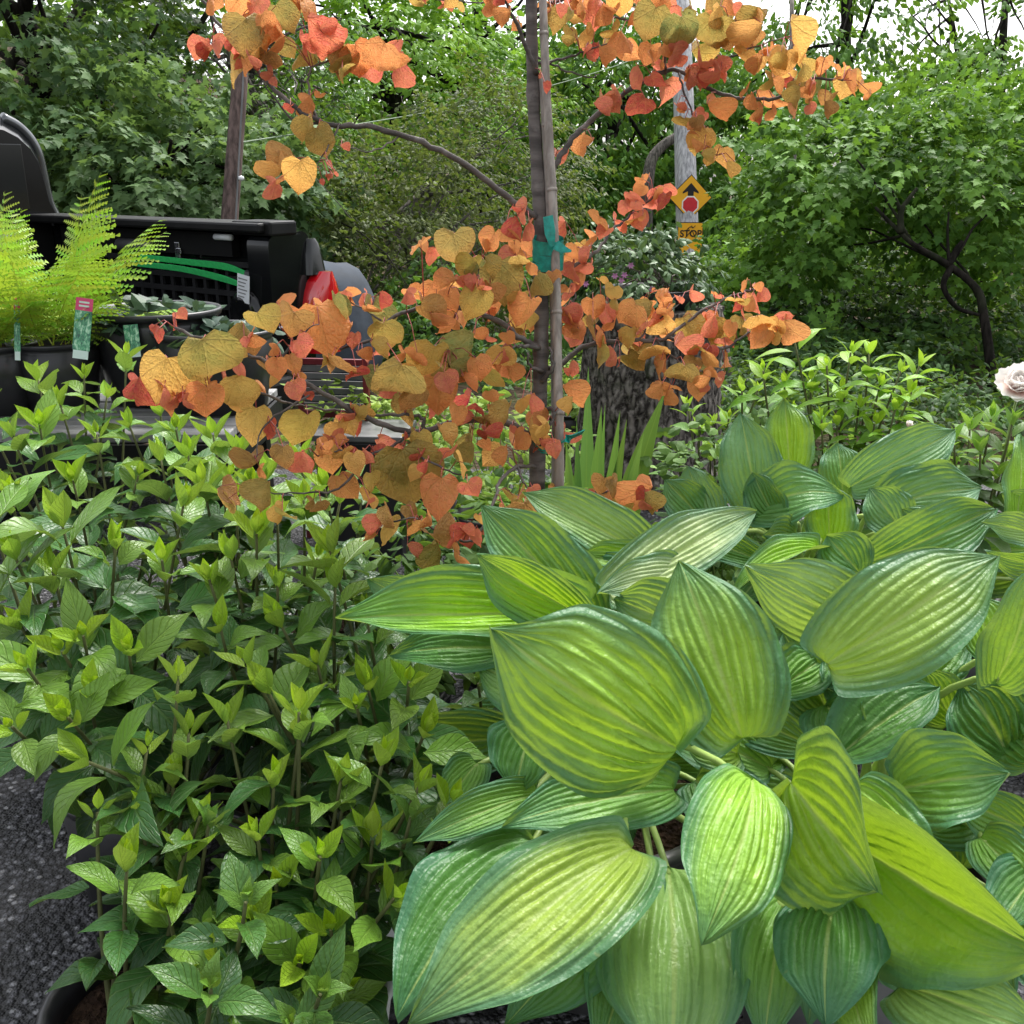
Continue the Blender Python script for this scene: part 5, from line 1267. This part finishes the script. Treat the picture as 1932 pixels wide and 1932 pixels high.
# bamboo stakes and tie tapes
t = NT('bamboo'); co = t.coord(); nb = t.noise(t.mapping(co, (60, 60, 3)), 1.0, 5, .6)
t.base(t.mix(t.smooth(nb, .3, .7), (.16, .135, .115), (.33, .295, .26)), .6, .3); t.bump(nb, .4, .004); M_BAMBOO = t.m
def stake(pl, r, label):
    pp = [P(*q) for q in pl]; b = Vector((pp[-1].x, pp[-1].y, .28)); rt = empty('bamboo_stake', b)
    pts = spline([p - b for p in pp] + [Vector((0, 0, 0))], 10); n = len(pts); mb = MB()
    mb.tube(pts, [r * (1.0 + .25 * i / n) * (1.09 if i % 13 == 6 else 1) for i in range(n)], 10); mb.build('cane', M_BAMBOO, rt, smooth=True)
    mb = MB()
    for i in range(6, n - 1, 13): mb.tube([pts[i] - (pts[i + 1] - pts[i]).normalized() * .004, pts[i] + (pts[i + 1] - pts[i]).normalized() * .004], r * 1.18 * (1 + .25 * i / n), 10)
    mb.build('node_ring', M_BAMBOO, rt, smooth=True); tag(rt, label, 'stake')
stake([(1022, -60, 2.27), (1030, 150, 2.27), (1043, 380, 2.27), (1050, 560, 2.27), (1052, 700, 2.27), (1055, 912, 2.28)], .0092, 'pale grey bamboo stake tied close beside the redbud trunk')
stake([(1021, 150, 2.295), (1030, 300, 2.295), (1038, 480, 2.295), (1043, 600, 2.30), (1045, 720, 2.32), (1046, 900, 2.34)], .006, 'thin brown cane between redbud trunk and thicker bamboo stake')
M_TAPE = simple('green_tape', (.005, .24, .19), .35, .4, var=.25, scale=90, bump=.2)
def wrap(c_px, c_y0, c_y1, rx, ry, label, ends):
    c = P(c_px, (c_y0 + c_y1) / 2, 2.285); rt = empty('tie_tape', c); nl = 7
    for k in range(nl):
        z0 = ((c_y1 - c_y0) / S * 2.285) * (k / nl - .5); hh = (c_y1 - c_y0) / S * 2.285 / nl * 1.25
        V = []; ph = R.uniform(-.004, .004)
        for i in range(28):
            a = 2 * math.pi * i / 28; f = 1 + .015 * k % .03 + R.uniform(0, .02)
            for dzv in (0, hh): V.append((rx * f * math.cos(a) * (1 + .02 * (dzv > 0)), ry * f * math.sin(a), z0 + dzv + ph * math.sin(a + k) + .006 * math.sin(a)))
        mb = MB(); mb.add(V, [(2 * i, 2 * ((i + 1) % 28), 2 * ((i + 1) % 28) + 1, 2 * i + 1) for i in range(28)]); mb.build('wrap', M_TAPE, rt, smooth=True)
    for pl, w in ends: ribbon('tail', [P(x, y, d) - c for x, y, d in pl], w, (1, 0, .6), M_TAPE, rt)
    tag(rt, label, 'tape')
wrap(1034, 452, 508, .034, .022, 'green plastic tie tape wrapped around redbud trunk and stake', [([(1042, 465, 2.24), (1038, 440, 2.235), (1034, 408, 2.24)], [.010, .024, .022]), ([(1048, 462, 2.24), (1062, 470, 2.235), (1078, 474, 2.23)], [.022, .018, .004])])
wrap(1034, 832, 846, .034, .024, 'lower green tie tape with a loose end near the sword leaves', [([(1052, 838, 2.25), (1075, 826, 2.24), (1100, 815, 2.25)], [.016, .024, .026])])

# ---------------------------------------------------------------- hostas
def hosta_leaf(root, B, T, W, roll, arch=.06, foldL=8, foldR=8, cup=.25, wave=.05, droop=.0, col=(.30, .42, .06), lobes=.13, crown=None, amp=1.0, twist=0.0, ns=34, nv=6, ph=None, shape=.74, curlL=0, curlR=0, petiole=True, tipx=0.0):
    tipx = R.uniform(-.08, .1)
    off = Vector(root.location)
    B, T = Vector(B), Vector(T); a = T - B; L = a.length; a.normalize()
    mid = (B + T) / 2; c = (CAM - mid).normalized()
    if abs(c.dot(a)) > .97: c = Vector((0, 0, 1))
    n0 = (c - a * a.dot(c)).normalized()
    ph = R.uniform(0, 6.28) if ph is None else ph
    per = 8; half = nv * per // 1; nt = 2 * half + 1
    ts = np.linspace(-1, 1, nt); V = np.zeros((ns + 1, nt, 3)); UV = np.zeros((ns + 1, nt, 2))
    mod = [R.uniform(.6, 1.3) for _ in range(nv + 1)]
    for i in range(ns + 1):
        s = (i / ns) ** 1.3
        base_w = max(0.0, math.sin(math.pi * s ** shape)) ** .56 if s < 1 else 0
        k_ = max(0, (s - .72) / .28); hw = W / 2 * base_w * (1 - (.62 + tipx) * k_ ** 1.6) * (1 + .035 * mnoise.noise(Vector((s * 5, ph, 1.0))))
        q = Quaternion(a, RAD(roll + twist * s)); n = q @ n0; b = a.cross(n)
        m = B + a * (L * s) + n * (L * (arch * 4 * s * (1 - s) - droop * s ** 2.6))
        for j, t_ in enumerate(ts):
            u = abs(t_); fold = foldR if t_ > 0 else foldL; curl = curlR if t_ > 0 else curlL
            f = RAD(fold)
            cl = RAD(curl)
            # the half blade leaves the midrib at the fold angle and bends by cup (and by curl near the edge)
            ang_end = f + cup * u * (1 if fold >= 0 else -1) * .9 + cl * max(0, u - .35) / .65
            ang_mid = f + cup * u * .45 * (1 if fold >= 0 else -1) + cl * max(0, u - .35) / .65 * .4
            lx = hw * u * math.cos(ang_mid); lz = hw * u * math.sin(ang_mid)
            vi = int(min(nv, u * nv)); rid = (abs(math.sin(math.pi * (nv * u - 2.4 * s))) ** .7 if u > .02 else 0) * mod[vi]
            env = min(1, s * 7) * (1 - s ** 2.2) * (1 - .25 * u) * min(1, u * 9)
            z = lz + amp * .050 * W * rid * env + wave * W * u ** 3 * math.sin(2 * math.pi * (2.1 * s) + ph + (0 if t_ > 0 else 1.9)) + .012 * W * math.sin(9 * s + 5 * t_ + ph) * (1 - s) + W * .030 * mnoise.noise(Vector((t_ * 2.2 + ph * 3, s * 3.2, ph))) + W * .012 * mnoise.noise(Vector((t_ * 7 + ph, s * 10, ph * 2)))
            y = -lobes * L * (u ** 1.6) * (1 - s) ** 5 * min(1, s / .05) ** .6
            p = m + b * (lx if t_ > 0 else -lx) + n * z + a * y - off
            V[i, j] = p; UV[i, j] = (s, .5 + .5 * t_)
    idx = np.arange(ns * (nt - 1)); r_, c_ = idx // (nt - 1), idx % (nt - 1); A = r_ * nt + c_
    me = mesh_np('leaf', V.reshape(-1, 3), np.stack([A, A + 1, A + nt + 1, A + nt], 1), M_HOSTA, uv=UV.reshape(-1, 2))
    # make sure the upper side is the one that faces n
    o = obj('leaf', me, root, None, jit(col, .07))
    nn = me.polygons[(ns // 2) * (nt - 1) + half].normal
    if Vector(nn).dot(Quaternion(a, RAD(roll)) @ n0) < 0: me.flip_normals()
    if crown is not None and petiole:
        C0 = Vector(crown); mb = MB()
        dq = B - C0; ctl = C0 + Vector((dq.x * .35, dq.y * .35, dq.z * .85 + .03))
        e = B + a * .012
        pp = [C0 * (1 - k) ** 2 + ctl * 2 * k * (1 - k) + e * k * k - off for k in [i / 9 for i in range(10)]]
        mb.tube(pp, [.0085 - .0035 * i / 9 for i in range(10)], 8); mb.build('petiole', M_PETIOLE, o, smooth=True)
    return o
YG, GG, DG, PG, UG = (.27, .46, .05), (.16, .34, .055), (.07, .20, .035), (.26, .43, .12), (.27, .50, .02)
def hosta(name, label, px, py, rim_z, r, mat, leaves, hgt, filler=16):
    c = PZ(px, py, rim_z); rt = empty(name, (c.x, c.y, 0))
    add_pot(rt, (0, 0, .005), r, hgt, mat, rim=.018)
    cz = Vector((c.x, c.y, hgt * .86))
    for lf in leaves:
        (bx, by, bd), (tx, ty, td), w, roll = lf[:4]
        kw = lf[4] if len(lf) > 4 else {}
        d_ = (bd + td) / 2
        cr = cz + Vector((R.uniform(-.07, .07), R.uniform(-.07, .07), 0))
        kw.setdefault('twist', R.uniform(-22, 22) if hgt < .4 else R.uniform(-14, 14))
        if hgt < .4: kw['wave'] = max(.075, kw.get('wave', 0))
        hosta_leaf(rt, P(bx, by, bd), P(tx, ty, td), w / S * d_, roll, crown=cr, **kw)
    for k in range(filler):
        a_ = k * 2.4 + R.uniform(-.4, .4); q = R.uniform(.10, .30) ; e_ = R.uniform(.10, .24)
        bq = cz + Vector((q * math.cos(a_), q * math.sin(a_), R.uniform(.06, .24)))
        tq = bq + Vector((math.cos(a_), math.sin(a_), R.uniform(-.7, .1))).normalized() * R.uniform(.18, .26)
        hosta_leaf(rt, bq, tq, R.uniform(.11, .17), R.uniform(-35, 35), crown=cz + Vector((R.uniform(-.07, .07), R.uniform(-.07, .07), 0)), col=R.choice((DG, GG, GG)), arch=.1, droop=.1, cup=.35, ns=20)
    tag(rt, label, 'hosta', 'potted hostas')
    return rt
D = dict
A_LEAVES = [
    ((1275, 1412, 1.50), (935, 1200, 1.40), 362, -8, D(arch=.09, droop=.10, col=YG, foldL=-6, foldR=-6, cup=.35, amp=1.15)),
    ((1400, 1392, 1.60), (1285, 1056, 1.62), 262, 6, D(arch=.06, droop=.08, col=YG, cup=.3, foldL=4, foldR=-4)),
    ((1192, 1600, 1.42), (782, 1912, 1.20), 268, 12, D(arch=.10, droop=.12, col=(.33, .47, .07), foldL=8, foldR=-8, cup=.3)),
    ((1010, 1590, 1.55), (742, 1902, 1.32), 250, 48, D(arch=.08, droop=.06, col=DG, cup=.3)),
    ((1262, 1640, 1.52), (1275, 2010, 1.24), 318, -6, D(arch=.08, droop=.16, col=PG, foldL=-4, foldR=-4, cup=.3)),
    ((1420, 1470, 1.43), (1335, 1768, 1.20), 228, -14, D(arch=.12, droop=.05, col=YG, cup=.45, foldL=-10, foldR=-8)),
    ((1100, 1158, 1.75), (632, 1164, 1.72), 190, 10, D(arch=.02, droop=.02, col=UG, foldL=35, foldR=4, cup=.5, wave=.06)),
    ((1010, 1230, 1.78), (735, 1225, 1.75), 150, 40, D(arch=.05, droop=.08, col=DG, cup=.4, wave=.06)),
    ((950, 1185, 1.85), (688, 1096, 1.88), 130, -20, D(arch=.06, droop=.05, col=GG, cup=.4, wave=.05)),
    ((1100, 1165, 1.72), (903, 1040, 1.72), 150, -14, D(arch=.04, droop=-.10, col=UG, foldL=20, foldR=26, cup=.4)),
    ((1120, 1175, 1.80), (905, 958, 1.84), 170, 26, D(arch=.02, droop=-.06, col=GG, foldL=12, foldR=20, cup=.3)),
    ((1235, 1060, 1.90), (985, 922, 1.95), 120, 16, D(arch=.05, droop=.06, col=PG, foldL=10, foldR=10, cup=.5)),
    ((1240, 1075, 1.88), (1090, 1050, 1.86), 90, 20, D(arch=.05, col=UG, foldL=30, cup=.5)),
    ((1150, 1120, 1.78), (1432, 956, 1.95), 130, -10, D(arch=.03, col=(.40, .50, .22), cup=.4, droop=.04)),
    ((1290, 1080, 1.85), (1140, 1110, 1.72), 95, 20, D(arch=.04, col=(.42, .52, .26), cup=.4, wave=.08, droop=.1)),
    ((1330, 1190, 1.70), (1155, 1130, 1.74), 170, -16, D(arch=.08, col=PG, cup=.4, droop=.1)),
    ((1200, 1170, 1.85), (1060, 1070, 1.86), 180, 10, D(col=DG, cup=.3, droop=.08)),
    ((1010, 1500, 1.62), (790, 1580, 1.50), 95, 10, D(arch=.10, droop=.12, col=GG, cup=.4, wave=.07)),
    ((1270, 1490, 1.58), (955, 1545, 1.46), 150, 12, D(arch=.05, droop=.08, col=GG, cup=.3)),
    ((1010, 1370, 1.66), (970, 1495, 1.60), 150, 24, D(arch=.10, col=DG, cup=.5, amp=1.4, droop=.08)),
    ((1050, 1330, 1.70), (900, 1255, 1.72), 140, 10, D(col=PG, cup=.3)),
    ((1390, 1420, 1.66), (1280, 1400, 1.62), 120, 10, D(col=YG, cup=.4)),
    ((1200, 1650, 1.5), (960, 1930, 1.32), 200, 8, D(col=DG, cup=.3, droop=.1)),
    ((1240, 1660, 1.52), (1130, 1980, 1.30), 180, 0, D(col=GG, cup=.3, droop=.1)),
    ((1160, 1500, 1.7), (1020, 1600, 1.66), 170, 10, D(col=DG, cup=.3)),
    ((1560, 1340, 1.74), (1478, 1195, 1.78), 150, 10, D(col=DG, cup=.4)),
    ((1480, 1700, 1.45), (1440, 1960, 1.30), 170, 8, D(col=GG, cup=.35, droop=.12)),
    ((1470, 1300, 1.72), (1560, 1240, 1.76), 120, -14, D(col=GG, cup=.4)),
    ((900, 1440, 1.75), (840, 1520, 1.68), 90, 10, D(col=GG, cup=.4)),
]
B_LEAVES = [
    ((1560, 1252, 1.62), (1892, 1040, 1.60), 226, 8, D(arch=.08, droop=.10, col=(.27, .41, .075), foldL=-6, foldR=10, cup=.3)),
    ((1660, 1190, 1.72), (1412, 1078, 1.68), 180, -12, D(arch=.10, droop=.10, col=PG, cup=.35, foldL=-6, foldR=-6)),
    ((1492, 1478, 1.42), (1664, 1688, 1.27), 400, -4, D(arch=.02, droop=-.06, col=(.26, .42, .03), foldL=44, foldR=-24, cup=.35, lobes=.20)),
    ((1600, 1490, 1.50), (1712, 1730, 1.40), 200, -14, D(arch=.10, col=YG, cup=.35, droop=.08)),
    ((1600, 1585, 1.44), (1990, 1815, 1.16), 380, -20, D(arch=-.04, droop=-.08, col=(.22, .42, .02), foldL=68, foldR=-4, cup=.3, amp=.55)),
    ((1575, 1690, 1.40), (1552, 1908, 1.24), 225, 6, D(arch=.12, droop=.12, col=DG, cup=.4, foldL=-8, foldR=-8)),
    ((1600, 1740, 1.42), (1630, 1985, 1.22), 150, 14, D(arch=.10, droop=.12, col=YG, cup=.3)),
    ((1700, 1860, 1.32), (1985, 1960, 1.15), 190, -10, D(arch=.10, droop=.10, col=PG, cup=.3)),
    ((1590, 1420, 1.62), (1775, 1288, 1.66), 175, -14, D(arch=.04, droop=.05, col=DG, foldL=16, foldR=26, cup=.3, amp=.5)),
    ((1695, 1490, 1.55), (1905, 1458, 1.46), 200, -10, D(arch=.10, droop=.04, col=GG, cup=.5, wave=.06)),
    ((1900, 1420, 1.62), (1815, 1290, 1.66), 200, 18, D(arch=.10, col=DG, cup=.5, amp=1.5)),
    ((1960, 1440, 1.60), (1900, 1330, 1.64), 190, -18, D(arch=.10, col=DG, cup=.4, amp=1.4)),
    ((1850, 1580, 1.5), (1960, 1690, 1.42), 120, -10, D(col=GG, cup=.5, wave=.06)),
    ((1960, 1640, 1.45), (1880, 1760, 1.38), 130, 10, D(col=DG, cup=.5)),
    ((1690, 1290, 1.74), (1560, 1300, 1.70), 130, 12, D(col=DG, cup=.3)),
    ((1720, 1290, 1.72), (1800, 1150, 1.78), 140, 12, D(col=GG, cup=.3)),
    ((1880, 1290, 1.60), (1960, 1060, 1.55), 150, 22, D(col=GG, cup=.4, arch=.05)),
    ((1800, 1360, 1.68), (1740, 1260, 1.70), 120, -10, D(col=YG, cup=.3)),
    ((1750, 1560, 1.58), (1860, 1500, 1.6), 130, 20, D(col=DG, cup=.3)),
    ((1560, 1330, 1.70), (1610, 1420, 1.62), 130, 10, D(col=DG, cup=.3)),
    ((1800, 1640, 1.62), (1740, 1560, 1.6), 140, 0, D(col=DG, cup=.3)),
    ((1800, 1720, 1.5), (1910, 1870, 1.4), 170, 6, D(col=DG, cup=.4, droop=.1)),
    ((1640, 1330, 1.72), (1560, 1220, 1.76), 140, 10, D(col=GG, cup=.4)),
    ((1880, 1250, 1.68), (1830, 1120, 1.72), 130, 16, D(col=YG, cup=.4, foldL=20)),
    ((1930, 1560, 1.55), (1800, 1500, 1.52), 120, -12, D(col=GG, cup=.5)),
    ((1680, 1400, 1.66), (1640, 1300, 1.7), 110, 14, D(col=DG, cup=.4)),
]
BG_, BG2_ = (.165, .34, .13), (.115, .29, .08)
C_LEAVES = [
    ((1425, 968, 2.30), (1398, 778, 2.30), 128, 14, D(arch=.08, droop=.06, col=BG_, foldL=4, foldR=10, cup=.4)),
    ((1492, 905, 2.32), (1480, 752, 2.36), 100, -6, D(arch=.03, col=UG, foldL=8, foldR=8, cup=.25)),
    ((1420, 965, 2.24), (1590, 925, 2.18), 130, -16, D(arch=.22, droop=.14, col=BG2_, cup=.4, wave=.05)),
    ((1565, 1032, 2.20), (1560, 908, 2.22), 105, 6, D(arch=.03, col=UG, foldL=14, foldR=14, cup=.3)),
    ((1605, 918, 2.36), (1815, 806, 2.40), 108, -10, D(arch=.06, col=BG_, cup=.4, droop=.08)),
    ((1660, 965, 2.32), (1860, 915, 2.30), 130, -26, D(arch=.14, droop=.10, col=BG_, cup=.4, wave=.06)),
    ((1590, 935, 2.40), (1580, 835, 2.44), 90, 10, D(col=BG2_, cup=.4)),
    ((1640, 1060, 2.12), (1890, 955, 2.10), 130, 12, D(arch=.14, droop=.12, col=BG2_, cup=.45)),
    ((1545, 1035, 2.10), (1382, 1112, 1.98), 85, 22, D(arch=.12, droop=.06, col=UG, foldL=40, foldR=6, cup=.5)),
    ((1330, 985, 2.26), (1255, 905, 2.28), 90, 12, D(col=BG2_, cup=.35)),
    ((1350, 1010, 2.24), (1300, 880, 2.30), 110, -14, D(col=BG_, cup=.4)),
    ((1470, 985, 2.20), (1420, 890, 2.22), 90, -20, D(col=DG, cup=.4)),
    ((1700, 1000, 2.25), (1640, 920, 2.28), 100, 8, D(col=BG_, cup=.4)),
    ((1500, 1010, 2.16), (1440, 1010, 2.12), 80, 10, D(col=DG, cup=.4)),
    ((1620, 1080, 2.06), (1560, 1010, 2.1), 110, 10, D(col=BG2_, cup=.4)),
    ((1440, 1060, 2.08), (1290, 1010, 2.12), 70, 10, D(col=DG, cup=.4, arch=.08)),
    ((1780, 1030, 2.2), (1700, 960, 2.2), 100, 10, D(col=BG2_, cup=.4)),
    ((1340, 1040, 2.1), (1190, 1005, 2.14), 60, 10, D(col=UG, cup=.4, arch=.08)),
]
E_LEAVES = [
    ((1915, 1000, 2.05), (1925, 818, 2.10), 95, 30, D(arch=.04, col=UG, foldL=10, foldR=20, cup=.3)),
    ((1960, 1010, 2.0), (1850, 985, 1.95), 70, 10, D(col=PG, cup=.4)),
    ((1990, 1060, 1.95), (1860, 1040, 1.85), 80, -14, D(col=GG, cup=.4, arch=.1)),
    ((2000, 990, 2.05), (1990, 850, 2.1), 110, 10, D(col=GG, cup=.3)),
    ((1960, 960, 2.1), (1890, 930, 2.05), 70, 12, D(col=PG, cup=.4)),
    ((2010, 1120, 1.85), (1900, 1180, 1.72), 110, 10, D(col=YG, cup=.4, arch=.1)),
]
hosta('potted_hosta', 'big ribbed yellow-green hosta spilling over a wide grey pot rim', 1120, 1480, .40, .27, M_POT_GREY, A_LEAVES, .40)
hosta('potted_hosta', 'big ribbed hosta with one cupped, folded leaf above dark glossy leaves', 1640, 1640, .40, .25, M_POT_GREY, B_LEAVES, .40)
hosta('potted_hosta', 'blue-green hosta with upright leaves in front of yellow-green shrub', 1530, 1140, .38, .21, M_POT_BLACK, C_LEAVES, .38)
hosta('potted_hosta', 'hosta mostly cut off beside the peony flower', 2020, 1160, .38, .20, M_POT_BLACK, E_LEAVES, .38)
